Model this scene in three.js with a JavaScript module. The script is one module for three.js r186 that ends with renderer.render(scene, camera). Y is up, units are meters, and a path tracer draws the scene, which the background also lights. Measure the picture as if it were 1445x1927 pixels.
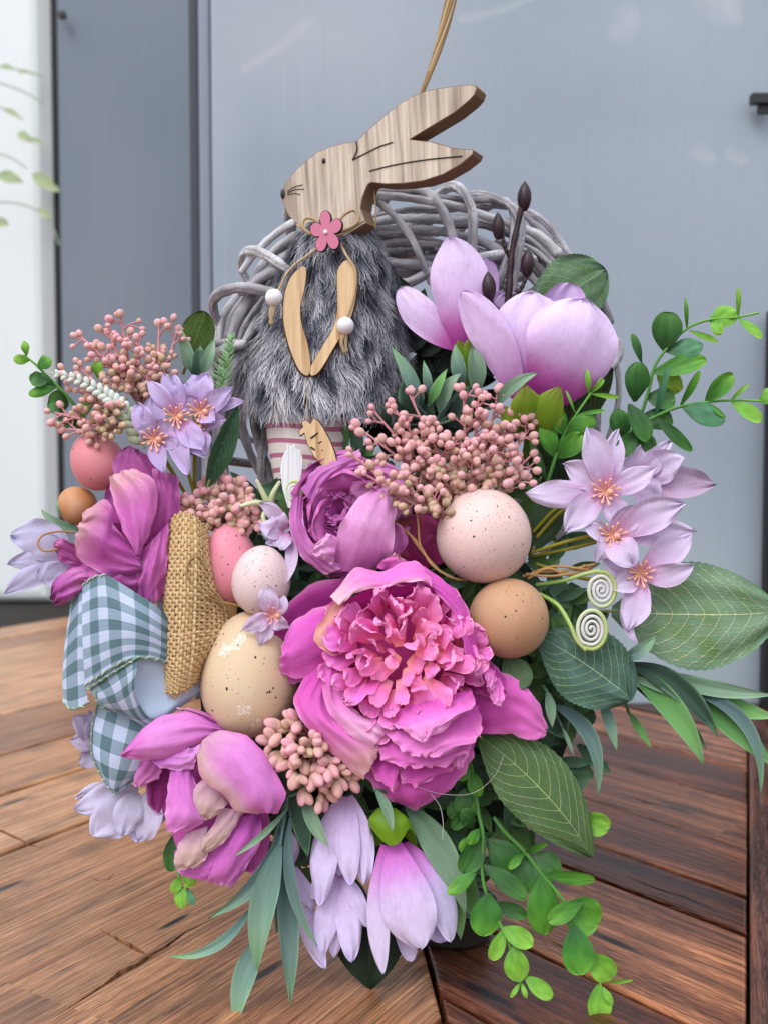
import * as THREE from 'three';
import { mergeGeometries } from 'three/addons/utils/BufferGeometryUtils.js';
import { Brush, Evaluator, SUBTRACTION } from 'three-bvh-csg';
import { ImprovedNoise } from 'three/addons/math/ImprovedNoise.js';

// ---------- camera, sky, sun, exposure ----------
const F = 2000, CX = 722.5, CY = 963.5, D0 = 0.69, CAMH = 0.34, K = D0 / F, PITCH = 3 * Math.PI / 180;
const scene = new THREE.Scene();
const camera = new THREE.PerspectiveCamera(2 * Math.atan(CY / F) * 180 / Math.PI, 767 / 1024, 0.02, 60);
camera.position.set(0, CAMH, D0);
camera.rotation.x = -PITCH;
camera.focus = 0.67; camera.userData.fStop = 8;
camera.updateMatrixWorld(true);
const renderer = new THREE.WebGLRenderer({ antialias: true });
renderer.setSize(767, 1024);
renderer.toneMapping = THREE.LinearToneMapping;
renderer.toneMappingExposure = 1.13;
renderer.shadowMap.enabled = true;

const SUN = new THREE.Vector3(-0.45, 1.0, 0.72).normalize();
{ // an overcast sky: brightest overhead, a broad glow where the sun stands behind the cloud
  const w = 256, h = 128, d = new Float32Array(w * h * 4);
  for (let j = 0; j < h; j++) for (let i = 0; i < w; i++) {
    const el = ((j + 0.5) / h - 0.5) * Math.PI, az = ((i + 0.5) / w - 0.5) * 2 * Math.PI;
    const x = Math.cos(az) * Math.cos(el), y = Math.sin(el), z = Math.sin(az) * Math.cos(el);
    const c = x * SUN.x + y * SUN.y + z * SUN.z;
    let L = y > 0 ? (0.42 + 0.7 * y) : 0.42 * Math.max(0.42, 1 + y * 1.2);
    L += 1.15 * Math.pow(Math.max(0, c * 0.5 + 0.5), 5);
    L *= 1.0;
    d.set([L * 0.97, L * 1.0, L * 1.05, 1], (j * w + i) * 4);
  }
  const t = new THREE.DataTexture(d, w, h, THREE.RGBAFormat, THREE.FloatType);
  t.mapping = THREE.EquirectangularReflectionMapping; t.magFilter = THREE.LinearFilter; t.needsUpdate = true;
  scene.background = t; scene.environment = t;
}
const sun = new THREE.DirectionalLight(new THREE.Color(1, 0.97, 0.92), 1.0);
sun.name = 'sun';
sun.position.copy(SUN).multiplyScalar(4); sun.castShadow = true; sun.shadow.radius = 45;
sun.shadow.camera.left = sun.shadow.camera.bottom = -1.5; sun.shadow.camera.right = sun.shadow.camera.top = 1.5;
sun.shadow.mapSize.set(2048, 2048);
scene.add(sun, sun.target);

// ---------- helpers ----------
const V3 = (x, y, z) => new THREE.Vector3(x, y, z);
const RIGHT = V3(1, 0, 0).transformDirection(camera.matrixWorld), UPV = V3(0, 1, 0).transformDirection(camera.matrixWorld), BACK = V3(0, 0, 1).transformDirection(camera.matrixWorld);
// a place in the arrangement: x, y as read off the photograph, z towards the viewer in units of K metres
function P(x, y, z = 0) {
  const d = D0 - z * K;
  return camera.position.clone().addScaledVector(RIGHT, (x - CX) / F * d).addScaledVector(UPV, -(y - CY) / F * d).addScaledVector(BACK, -d);
}
const PA = (a) => P(a[0], a[1], a[2] ?? 0);
const dirv = (x, y, z) => V3(0, 0, 0).addScaledVector(RIGHT, x).addScaledVector(UPV, -y).addScaledVector(BACK, z);
const kz = (z) => K * (D0 - z * K) / D0;            // metres per unit at depth z
function onTable(x, y) { const r = dirv((x - CX) / F, (y - CY) / F, -1); return camera.position.clone().addScaledVector(r, -CAMH / r.y); }
function rng(s) { return () => { s = (s + 0x6d2b79f5) | 0; let t = Math.imul(s ^ (s >>> 15), 1 | s); t = (t + Math.imul(t ^ (t >>> 7), 61 | t)) ^ t; return ((t ^ (t >>> 14)) >>> 0) / 4294967296; }; }
const IN = new ImprovedNoise(), noise = (x, y = 0, z = 0) => IN.noise(x + 100.3, y + 71.7, z + 33.1);
const mixn = (a, b, t) => a + (b - a) * t, clamp = (x, a = 0, b = 1) => Math.min(b, Math.max(a, x)), sstep = (a, b, x) => { const t = clamp((x - a) / (b - a)); return t * t * (3 - 2 * t); };
const cols = new Map();
const C = (h) => { if (!cols.has(h)) cols.set(h, new THREE.Color(h)); return cols.get(h); };
function ramp(list, t) { const n = list.length - 1; if (n < 1) return C(list[0]).clone(); const f = clamp(t) * n, i = Math.min(n - 1, Math.floor(f)); return C(list[i]).clone().lerp(C(list[i + 1]), f - i); }

const used = {};
function numbered(n) { used[n] = (used[n] ?? -1) + 1; return used[n] ? `${n}_${String(used[n]).padStart(3, '0')}` : n; }
function thing(name, label, category, at, group) {
  const o = new THREE.Group(); o.name = numbered(name); o.position.copy(at);
  o.userData = { label, category }; if (group) o.userData.group = group;
  o.base = at.clone(); scene.add(o); return o;
}
function part(parent, name, geo, mat, kind) {
  if (parent.base) geo.translate(-parent.base.x, -parent.base.y, -parent.base.z);
  const m = new THREE.Mesh(geo, mat); m.name = name; m.castShadow = m.receiveShadow = true; m.base = parent.base;
  if (kind) m.userData.kind = kind;
  parent.add(m); return m;
}
function structure(name, geo, mat) { const m = new THREE.Mesh(geo, mat); m.name = name; m.userData.kind = 'structure'; m.castShadow = m.receiveShadow = true; scene.add(m); return m; }

function gridGeo(nu, nv, f) { // f(u, v) -> {p, c, uv}
  const pos = [], col = [], uv = [], idx = [];
  for (let i = 0; i <= nu; i++) for (let j = 0; j <= nv; j++) {
    const r = f(i / nu, j / nv); pos.push(r.p.x, r.p.y, r.p.z); uv.push(r.uv[0], r.uv[1]);
    const c = r.c; col.push(c ? c.r : 1, c ? c.g : 1, c ? c.b : 1);
  }
  for (let i = 0; i < nu; i++) for (let j = 0; j < nv; j++) { const a = i * (nv + 1) + j, b = a + nv + 1; idx.push(a, a + 1, b, a + 1, b + 1, b); }
  const g = new THREE.BufferGeometry();
  g.setAttribute('position', new THREE.Float32BufferAttribute(pos, 3)); g.setAttribute('uv', new THREE.Float32BufferAttribute(uv, 2)); g.setAttribute('color', new THREE.Float32BufferAttribute(col, 3));
  g.setIndex(idx); g.computeVertexNormals(); return g;
}
// a petal or leaf: b base, t tip, w width at its widest, all in the units of P
let petalSeed = 1;
function petalGeo(o) {
  const sd = (petalSeed += 1.37), b = o.b, t = o.t, bow = o.bow ?? [0, 0, 0], zm = (b[2] + t[2]) / 2;
  const B = PA(b), T = PA(t), M = P((b[0] + t[0]) / 2 + bow[0], (b[1] + t[1]) / 2 + bow[1], zm + bow[2]);
  const Ct = M.clone().multiplyScalar(2).addScaledVector(B, -0.5).addScaledVector(T, -0.5);
  const W = o.w * kz(zm) / 2, n0 = dirv(...(o.n ?? [0, 0, 1])).normalize(), L = B.distanceTo(M) + M.distanceTo(T);
  const f = o.f ?? 0.6, bw = o.bw ?? 0.25, tp = o.tp ?? 0.5, cup = o.cup ?? 0.5, fold = o.fold ?? 0, ruf = o.ruf ?? 0.08, rf = o.rf ?? 2.2, jag = o.jag ?? 0.06, curl = o.curl ?? 0, roll = o.roll ?? 0, twist = o.twist ?? 0, ser = o.ser ?? 0;
  const cl = o.col ?? ['#ffffff'], cs = o.cs ?? 0.06, nv0 = o.nv ?? 10;
  return gridGeo(o.nu ?? 14, o.nv ?? 10, (s, q) => {
    const u = 1 - Math.pow(1 - s, 1.4), v = q * 2 - 1;
    const S = B.clone().multiplyScalar((1 - u) * (1 - u)).addScaledVector(Ct, 2 * u * (1 - u)).addScaledVector(T, u * u);
    const Tn = Ct.clone().sub(B).multiplyScalar(1 - u).addScaledVector(T.clone().sub(Ct), u).normalize();
    const side = Tn.clone().cross(n0).normalize(), n = side.clone().cross(Tn).normalize();
    const ra = roll + twist * u;
    if (ra) { side.applyAxisAngle(Tn, ra); n.applyAxisAngle(Tn, ra); }
    let pr = u < f ? bw + (1 - bw) * Math.sin(Math.PI / 2 * u / f) : Math.pow(Math.max(0, Math.cos(Math.PI / 2 * (u - f) / (1 - f))), tp);
    if (ser) pr *= 1 + ser * (Math.abs(((s * 46) % 2) - 1) - 0.5) * (u < 0.97 ? 1 : 0);
    pr *= 1 + 0.5 * jag * noise(u * 5, sd, Math.sign(v) * 3);
    const w = W * pr, a = cup * (0.35 + 0.65 * u);
    let lat = a ? w * Math.sin(a * v) / a : w * v, h = a ? w * (1 - Math.cos(a * v)) / a : 0;
    h += fold * Math.abs(v) * w + curl * W * u * u * u;
    const e = Math.max(Math.pow(Math.abs(v), 1.6) * sstep(0.05, 0.5, u), Math.pow(u, 3));
    h += ruf * W * 2 * e * (noise(v * rf + sd, u * rf * 1.3, sd * 3.1) * 1.6 + 0.5 * noise(v * rf * 2.6 + sd, u * rf * 2.4, sd)) + (o.crease ?? 0.085) * W * (0.3 + 0.7 * u) * (noise(v * 4 + u * 1.5 + sd, u * 1.1, 7) + 0.5 * noise(v * 9 - u * 2 + sd, u * 1.6, 17));
    const len = jag * W * 1.6 * noise(v * 4.5, sd, 2) * Math.pow(u, 4);
    S.addScaledVector(side, lat).addScaledVector(n, h).addScaledVector(Tn, len);
    const c = ramp(cl, u);
    if (o.edge) c.lerp(C(o.edge), (o.ea ?? 0.7) * sstep(o.e0 ?? 0.72, 1, Math.max(Math.abs(v) * sstep(0.1, 0.4, u), sstep(0.4, 1, u))));  // edge tint; brown rims are real, pale petal edges are painted-in light
    if (o.patch) c.lerp(C(o.patch), 0.8 * sstep(0.0, 0.5, noise(v * 1.3 + sd, u * 1.6, 4) + (o.pa ?? 0) + u * 0.3));
    c.multiplyScalar(o.gain ?? 1).multiplyScalar(1 + cs * 2 * noise(v * 2.5 + sd, u * 3, 9) + cs * noise(v * 14 + sd, u * 3, 1));
    return { p: S, c, uv: o.leafuv ? [q, u] : [lat * 60 + 0.5, u * L * 60] };
  });
}
// a petal between two edges traced from base to tip: L and R in x, y; zs depth along it; bulge towards the viewer
function polyAt(list, u) { const n = list.length - 1; return new THREE.CatmullRomCurve3(list.map((p) => V3(p[0], p[1], p[2] ?? 0)), false, 'catmullrom', 0.5).getPoint(clamp(u)); }
function edgeGeo(o) {
  const sd = (petalSeed += 1.37), nu = o.nu ?? 18, nv = o.nv ?? 16, cl = o.col, cs = o.cs ?? 0.05, cr = o.cr ?? 5, zs = o.zs ?? [0, 0];
  const Ls = Array.from({ length: nu + 1 }, (_, i) => polyAt(o.L, i / nu)), Rs = Array.from({ length: nu + 1 }, (_, i) => polyAt(o.R, i / nu));
  let wMax = 0; for (let i = 0; i <= nu; i++) wMax = Math.max(wMax, Ls[i].distanceTo(Rs[i])); const len = Ls[0].clone().lerp(Rs[0], 0.5).distanceTo(Ls[nu].clone().lerp(Rs[nu], 0.5));
  return gridGeo(nu, nv, (u, v) => {
    const i = Math.round(u * nu), a = Ls[i], b = Rs[i], f = u * (zs.length - 1), k = Math.min(zs.length - 2, Math.floor(f));
    const w = a.distanceTo(b) / wMax, e = Math.max(sstep(0.55, 1, Math.abs(v * 2 - 1)), sstep(0.6, 1, u));
    const z = mixn(zs[k], zs[k + 1], f - k) + mixn(o.zl ?? 0, o.zr ?? 0, v) + (o.bulge ?? 14) * Math.sin(Math.PI * v) * (0.35 + 0.65 * w) + cr * (noise(v * 4 + u * 1.6 + sd, u * 1.4, 7) + 0.5 * noise(v * 9 - u * 2 + sd, u * 2, 17)) * 1.4 + (o.rim ?? 8) * e * noise(v * 5 + sd, u * 5, 3) * 1.6;
    const c = ramp(cl, u);
    if (o.side) c.lerp(C(o.side[0]), sstep(o.side[1], o.side[2], v) * (o.sa ?? 0.85));
    if (o.edge) c.lerp(C(o.edge), (o.ea ?? 0.6) * Math.max(sstep(0.8, 1, Math.abs(v * 2 - 1)) * sstep(0.05, 0.3, u), sstep(0.86, 1, u)));  // edge tint; pale petal edges paint in the light they catch
    c.multiplyScalar((o.gain ?? 1) * (1 + cs * 2 * noise(v * 2.5 + sd, u * 3, 9) + cs * noise(v * 14 + sd, u * 3, 1)));
    const jg = o.jg ?? 5, jx = jg * e * noise(v * 7 + sd, u * 7, 5), jy = jg * e * (noise(v * 7 + sd, u * 7, 8) + 0.4 * noise(v * 19 + sd, u * 19, 2));
    return { p: P(mixn(a.x, b.x, v) + jx, mixn(a.y, b.y, v) + jy, z), c, uv: [v * wMax / 48, u * len / 48] };
  });
}
// a sheet through rows of points (each row a list of [x, y, z])
function patchGeo(rows, nu, nv, uvs = [1, 1], shape) {
  const cr = rows.map((r) => new THREE.CatmullRomCurve3(r.map(PA), false, 'catmullrom', 0.5));
  const grid = [];
  for (let j = 0; j <= nv; j++) { const c = new THREE.CatmullRomCurve3(cr.map((k) => k.getPoint(j / nv)), false, 'catmullrom', 0.5); grid.push(Array.from({ length: nu + 1 }, (_, i) => c.getPoint(i / nu))); }
  return gridGeo(nu, nv, (u, v) => { const p = grid[Math.round(v * nv)][Math.round(u * nu)].clone(); return { p, uv: [v * uvs[0], u * uvs[1]], c: shape ? shape(u, v) : null }; });
}
// a tapered tube through world points; r(u) in metres
function tubeGeo(pts, r, n = 16, sides = 6, col) {
  const curve = pts.length === 2 ? new THREE.LineCurve3(pts[0], pts[1]) : new THREE.CatmullRomCurve3(pts, false, 'centripetal');
  const fr = curve.computeFrenetFrames(n, false), at = Array.from({ length: n + 1 }, (_, i) => curve.getPointAt(i / n)), len = curve.getLength();
  const rad = typeof r === 'function' ? r : () => r;
  const g = gridGeo(n, sides, (u, v) => {
    const i = Math.round(u * n), a = v * Math.PI * 2, R = rad(u);
    return { p: at[i].clone().addScaledVector(fr.normals[i], Math.cos(a) * R).addScaledVector(fr.binormals[i], Math.sin(a) * R), uv: [v, u * len * 30], c: col ? (typeof col === 'function' ? col(u, v) : C(col)) : null };
  });
  const caps = [];
  for (const [i, e] of [[0, -1], [n, 1]]) {
    const R = rad(i / n); if (R < 2e-4) continue;
    const s = new THREE.SphereGeometry(R, sides, 4); s.translate(at[i].x, at[i].y, at[i].z);
    const cc = col ? (typeof col === 'function' ? col(i / n, 0) : C(col)) : C('#ffffff'), k = s.attributes.position.count, arr = new Float32Array(k * 3);
    for (let q = 0; q < k; q++) arr.set([cc.r, cc.g, cc.b], q * 3);
    s.setAttribute('color', new THREE.BufferAttribute(arr, 3)); caps.push(s);
  }
  if (!caps.length) return g;
  return mergeGeometries([g, ...caps]);
}
const px = (list) => list.map(PA);

// ---------- textures and materials ----------
function canvasTex(w, h, draw, srgb = true) {
  const c = document.createElement('canvas'); c.width = w; c.height = h; draw(c.getContext('2d'), w, h);
  const t = new THREE.CanvasTexture(c); if (srgb) t.colorSpace = THREE.SRGBColorSpace; t.wrapS = t.wrapT = THREE.RepeatWrapping; return t;
}
function dataTex(w, h, f, srgb = true) {
  const d = new Uint8Array(w * h * 4);
  for (let j = 0; j < h; j++) for (let i = 0; i < w; i++) { const c = f(i / w, j / h); const o = (j * w + i) * 4; d[o] = clamp(c[0], 0, 255); d[o + 1] = clamp(c[1], 0, 255); d[o + 2] = clamp(c[2], 0, 255); d[o + 3] = 255; }
  const t = new THREE.DataTexture(d, w, h); t.magFilter = THREE.LinearFilter; t.minFilter = THREE.LinearFilter; t.wrapS = t.wrapT = THREE.RepeatWrapping; if (srgb) t.colorSpace = THREE.SRGBColorSpace; t.needsUpdate = true; return t;
}
const tiled = (x, y, z, px_, py_) => { // noise that repeats over the unit square
  const s = (a, b) => noise(a * px_, b * py_, z); const fx = sstep(0, 1, x), fy = sstep(0, 1, y);
  return mixn(mixn(s(x, y), s(x - 1, y), x), mixn(s(x, y - 1), s(x - 1, y - 1), x), y);
};
const veinBump = dataTex(256, 128, (x, y) => { const v = 128 + 90 * tiled(x, y, 3, 34, 2.2) + 60 * tiled(x, y, 8, 70, 5); return [v, v, v]; }, false);
const threads = dataTex(256, 256, (x, y) => { const a = Math.sin(x * Math.PI * 2 * 14 + 2 * tiled(x, y, 2, 9, 9)), b = Math.sin(y * Math.PI * 2 * 14 + 2 * tiled(x, y, 6, 9, 9)), v = 246 + 8 * a * b + 22 * tiled(x, y, 4, 40, 40) + 22 * tiled(x, y, 9, 7, 3); return [v, v, v]; });
const coarse = dataTex(256, 256, (x, y) => { const a = Math.sin(x * Math.PI * 2 * 10), b = Math.sin(y * Math.PI * 2 * 10), v = 245 + 8 * (a * b > 0 ? Math.abs(a) : -Math.abs(b)) + 24 * tiled(x, y, 4, 40, 40); return [v, v, v]; });
const petalMat = new THREE.MeshPhysicalMaterial({ vertexColors: true, map: threads, roughness: 0.72, side: THREE.DoubleSide, sheen: 0.3, sheenRoughness: 0.5, sheenColor: new THREE.Color(0.9, 0.75, 0.95), transmission: 0.08, thickness: 0, bumpMap: veinBump, bumpScale: 0.00022, specularIntensity: 0.4 });
const satinMat = petalMat.clone(); satinMat.roughness = 0.42; satinMat.sheen = 0.5; satinMat.bumpScale = 0.0005; satinMat.specularIntensity = 0.8;
petalMat.color.setRGB(1.07, 1.04, 0.9); satinMat.color.setRGB(1.07, 1.04, 0.9);
const weave = dataTex(64, 64, (x, y) => { const a = Math.sin(x * Math.PI * 16), b = Math.sin(y * Math.PI * 16); const v = 128 + 100 * (Math.abs(a) > Math.abs(b) ? Math.abs(a) : -Math.abs(b)); return [v, v, v]; }, false);
weave.repeat.set(1.2, 1.2);
const magMat = petalMat.clone(); magMat.color.setRGB(1, 1, 1); magMat.bumpScale = 0.00012;
const clothMat = petalMat.clone(); clothMat.color.setRGB(1, 1, 0.98); clothMat.map = coarse; clothMat.bumpMap = weave; clothMat.bumpScale = 0.0004; clothMat.roughness = 0.75; clothMat.transmission = 0.12;
const leafMat = new THREE.MeshPhysicalMaterial({ vertexColors: true, roughness: 0.5, side: THREE.DoubleSide, specularIntensity: 0.7, bumpMap: veinBump, bumpScale: 0.0003, transmission: 0.08, thickness: 0 });
const lanceMat = leafMat.clone(); lanceMat.roughness = 0.68; lanceMat.transmission = 0;
const plasticMat = new THREE.MeshPhysicalMaterial({ vertexColors: true, roughness: 0.45, specularIntensity: 0.8 });
const M = (hex, o = {}) => new THREE.MeshStandardMaterial({ color: C(hex), roughness: 0.7, ...o });
// ---------- the setting: boards, panels, post ----------
const grain = (seed, light, dark, contrast, knots) => {
  const t = dataTex(1024, 1024, (x, y) => {
    let kx = x, kd = 0; for (const [cx, cy, R, st] of knots) { const dx = x - cx, dy = (y - cy) * 0.42, d = Math.hypot(dx, dy); kx += dx * st * Math.exp(-d * d / (R * R)) ; kd = Math.max(kd, sstep(R * 0.3, R * 0.08, d)); }
    const warp = 0.22 * tiled(x, y, seed, 3, 1.8);
    const X = kx + warp * 0.12;
    const rings = 0.5 * noise(X * 17, y * 1.1, seed + 1) + 0.5 * noise(X * 44, y * 1.7, seed + 2);
    const fine = tiled(x, y, seed + 5, 130, 16) * 0.55 + tiled(x, y, seed + 7, 280, 60) * 0.6;
    const broad = tiled(x, y, seed + 9, 4, 3), pores = Math.pow(clamp(tiled(x, y, seed + 11, 190, 16) * 1.7), 2), dirt = clamp(tiled(x, y, seed + 15, 7, 9) * 1.4 - 0.1);
    const k = clamp(0.55 + contrast * (0.8 * rings + 0.75 * fine + 0.55 * broad));
    const ridge = (q, p) => Math.pow(clamp(1 - Math.abs(q) * p), 3), ln = ridge(noise(X * 46 + 0.4 * noise(X * 9, y * 6, 3), y * 1.6, seed + 21), 5) * 0.5 + ridge(noise(X * 120, y * 3.2, seed + 23), 4) * 0.3 + ridge(noise(X * 20, y * 1.1, seed + 25), 9) * 0.45;
    const s = (1 - 0.45 * pores) * (1 - 0.35 * dirt) * (1 - 0.8 * kd) * (1 - 0.5 * clamp(ln) * (0.5 + 0.8 * clamp(0.5 + broad)));
    return [0, 1, 2].map((c) => mixn(dark[c], light[c], k) * s);
  });
  return t;
};
const boardTexL = grain(1, [240, 196, 156], [158, 114, 84], 0.95, [[0.3, 0.62, 0.075, 0.8], [0.72, 0.2, 0.05, 0.7], [0.12, 0.16, 0.06, 0.8], [0.6, 0.88, 0.055, 0.8], [0.88, 0.55, 0.05, 0.8]]), boardTexR = grain(21, [212, 154, 118], [80, 48, 36], 1.15, [[0.4, 0.3, 0.07, 0.8], [0.78, 0.74, 0.06, 0.8], [0.15, 0.7, 0.06, 0.8], [0.62, 0.1, 0.05, 0.8]]);
const boardMat = (t, tint, ox, oy) => { const m = t.clone(); m.offset.set(ox, oy); return new THREE.MeshPhysicalMaterial({ map: m, color: C(tint), bumpMap: m, bumpScale: 0.0016, roughness: 0.29, specularIntensity: 1 }); };
const boardMats = { l: [], r: [] };
['#eedccb', '#cfb9a8', '#f6e6d6', '#bba28f', '#dcc6b2'].forEach((h, i) => boardMats.l.push(boardMat(boardTexL, h, i * 0.37, i * 0.23)));
['#c6b2a8', '#9d8278', '#f0dccb', '#7d635b', '#b79a8e'].forEach((h, i) => boardMats.r.push(boardMat(boardTexR, h, i * 0.29, i * 0.41)));
const greyBoardMat = boardMat(boardTexR, '#c9d2da', 0.1, 0.6), endBoardMat = boardMat(boardTexR, '#94786e', 0.6, 0.2);
const deck = new THREE.Group(); deck.name = 'table'; deck.userData = { kind: 'structure' }; scene.add(deck);
function clipPoly(poly, a, b, c) { // keep a x + b z <= c
  const out = [];
  poly.forEach((p, i) => { const q = poly[(i + 1) % poly.length], dp = a * p[0] + b * p[1] - c, dq = a * q[0] + b * q[1] - c; if (dp <= 0) out.push(p); if ((dp < 0) !== (dq < 0) && dp !== dq) { const t = dp / (dp - dq); out.push([p[0] + (q[0] - p[0]) * t, p[1] + (q[1] - p[1]) * t]); } });
  return out;
}
function boardGeo(poly, along, lift = 0) {
  const s = new THREE.Shape(poly.map(([x, z]) => new THREE.Vector2(x, -z)));
  const g = new THREE.ExtrudeGeometry(s, { depth: 0.024, bevelEnabled: true, bevelThickness: 0.003, bevelSize: 0.003, bevelOffset: -0.003, bevelSegments: 3 });
  g.rotateX(-Math.PI / 2); g.translate(0, -0.027 + lift, 0);
  const p = g.attributes.position, uv = g.attributes.uv, ax = along.clone(), ay = V3(-along.z, 0, along.x);
  for (let i = 0; i < p.count; i++) { const x = p.getX(i), z = p.getZ(i); uv.setXY(i, (x * ay.x + z * ay.z) / 0.26 + p.getY(i) * 2, (x * ax.x + z * ax.z) / 0.62); }
  return g;
}
const ev = new Evaluator(); ev.useGroups = false; ev.attributes = ['position', 'normal', 'uv'];
function crack(g, list) { // split wood: narrow clefts cut into the board, each given as [x, y, half width] along its run
  g.computeBoundingBox();
  for (const run of list ?? []) {
    const c = run.map(([x, y]) => onTable(x, y)), a = [], b = [];
    if (!c.some((p) => g.boundingBox.containsPoint(V3(p.x, g.boundingBox.max.y, p.z)))) continue;
    c.forEach((p, i) => { const d = c[Math.min(c.length - 1, i + 1)].clone().sub(c[Math.max(0, i - 1)]).normalize(), w = run[i][2] * 0.0004; a.push(new THREE.Vector2(p.x - d.z * w, -(p.z + d.x * w))); b.unshift(new THREE.Vector2(p.x + d.z * w, -(p.z - d.x * w))); });
    const s = new THREE.ExtrudeGeometry(new THREE.Shape(a.concat(b)), { depth: 0.03, bevelEnabled: false }); s.rotateX(-Math.PI / 2); s.translate(0, -0.012, 0);
    const A = new Brush(g.index ? g.toNonIndexed() : g), B = new Brush(s.index ? s.toNonIndexed() : s); A.updateMatrixWorld(); B.updateMatrixWorld();
    g = ev.evaluate(A, B, SUBTRACTION).geometry; g.computeBoundingBox();
  }
  return g;
}
function boards(dir, seams, keep, mats, cuts, cracks) {
  const n = [-dir.z, dir.x];
  const offs = seams.map((q) => { const p = onTable(...q); return p.x * n[0] + p.z * n[1]; }).sort((a, b) => a - b);
  offs.unshift(offs[0] - 0.2, offs[0] - 0.09); offs.sort((a, b) => a - b); offs.push(offs[offs.length - 1] + 0.13, offs[offs.length - 1] + 0.3);
  let k = 0;
  for (let i = 0; i + 1 < offs.length; i++) {
    const gap = 0.003 + 0.0012 * noise(i * 3.3, dir.x * 9, 1);
    let poly = [[-1.9, -2.9], [1.9, -2.9], [1.9, 0.75], [-1.9, 0.75]];
    for (const c of keep) poly = clipPoly(poly, ...c);
    poly = clipPoly(clipPoly(poly, n[0], n[1], offs[i + 1] - gap), -n[0], -n[1], -(offs[i] + gap));
    if (poly.length < 3) continue;
    const cut = cuts?.[i];
    const pieces = cut ? (() => { const p = onTable(...cut), c = p.x * dir.x + p.z * dir.z; return [clipPoly(poly, dir.x, dir.z, c - 0.002), clipPoly(poly, -dir.x, -dir.z, -c - 0.002)]; })() : [poly];
    pieces.forEach((q, e) => { if (q.length > 2) part(deck, 'board', crack(boardGeo(q, dir, 0.0008 * Math.sin(i * 5 + e)), cracks), cut && e === 0 && cut[2] ? greyBoardMat : mats[(k++) % mats.length]); });
  }
}
const dL = V3(Math.sin(0.55), 0, -Math.cos(0.55)), dR = V3(-Math.sin(0.7), 0, -Math.cos(0.7));
const endA = onTable(1407, 1927), endN = [Math.cos(0.33), -Math.sin(0.33)];
{
  const a = onTable(1407, 1400), b = onTable(1407, 1927), d = V3(b.x - a.x, 0, b.z - a.z).normalize(); endN[0] = d.z; endN[1] = -d.x;
  const e = a.x * endN[0] + a.z * endN[1];
  const m0 = onTable(700, 1400), m1 = onTable(840, 1927), md = m1.clone().sub(m0).normalize(), mit = [-md.z, md.x, 0]; if (mit[0] < 0) { mit[0] *= -1; mit[1] *= -1; } mit[2] = m0.x * mit[0] + m0.z * mit[1];
  boards(dL, [[0, 1223], [0, 1346], [0, 1423], [0, 1497], [0, 1607], [0, 2700]], [[mit[0], mit[1], mit[2] - 0.0015]], boardMats.l, null, [[[110, 1906, 0.5], [150, 1882, 2], [196, 1852, 3], [232, 1826, 8], [262, 1812, 6], [286, 1794, 5], [312, 1780, 4], [350, 1752, 2.5], [400, 1728, 0.5]], [[190, 1748, 0.5], [214, 1760, 4], [240, 1774, 6], [264, 1788, 4], [280, 1796, 1]], [[0, 1562, 4], [30, 1576, 4], [62, 1590, 3], [90, 1594, 0.5]], [[170, 1648, 0.4], [186, 1656, 2], [204, 1652, 2], [216, 1642, 0.4]]]);
  boards(dR, [[1000, 1345], [1000, 1396], [1000, 1470], [1101, 1582], [1148, 1660], [1148, 1854]], [[-mit[0], -mit[1], -mit[2] - 0.0015], [endN[0], endN[1], e - 0.001]], boardMats.r, {}, [[[1180, 1650, 0.5], [1230, 1672, 2.5], [1290, 1690, 1.5], [1340, 1712, 0.5]], [[1020, 1760, 0.5], [1060, 1782, 3], [1110, 1800, 0.5]], [[1190, 1500, 0.5], [1214, 1510, 4], [1250, 1516, 0.5]]]);
  let poly = [[-1.9, -2.9], [1.9, -2.9], [1.9, 0.75], [-1.9, 0.75]];
  poly = clipPoly(clipPoly(poly, -endN[0], -endN[1], -e - 0.001), endN[0], endN[1], e + 0.16);
  part(deck, 'end_board', boardGeo(poly, V3(d.x, 0, d.z), 0.001), endBoardMat);
  poly = [[-1.9, -2.9], [1.9, -2.9], [1.9, 0.75], [-1.9, 0.75]];
  part(deck, 'under_board', (() => { const g = new THREE.BoxGeometry(3.8, 0.02, 3.6); g.translate(0, -0.04, -1.1); return g; })(), M('#1c120d', { roughness: 0.9 }));
}
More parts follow.
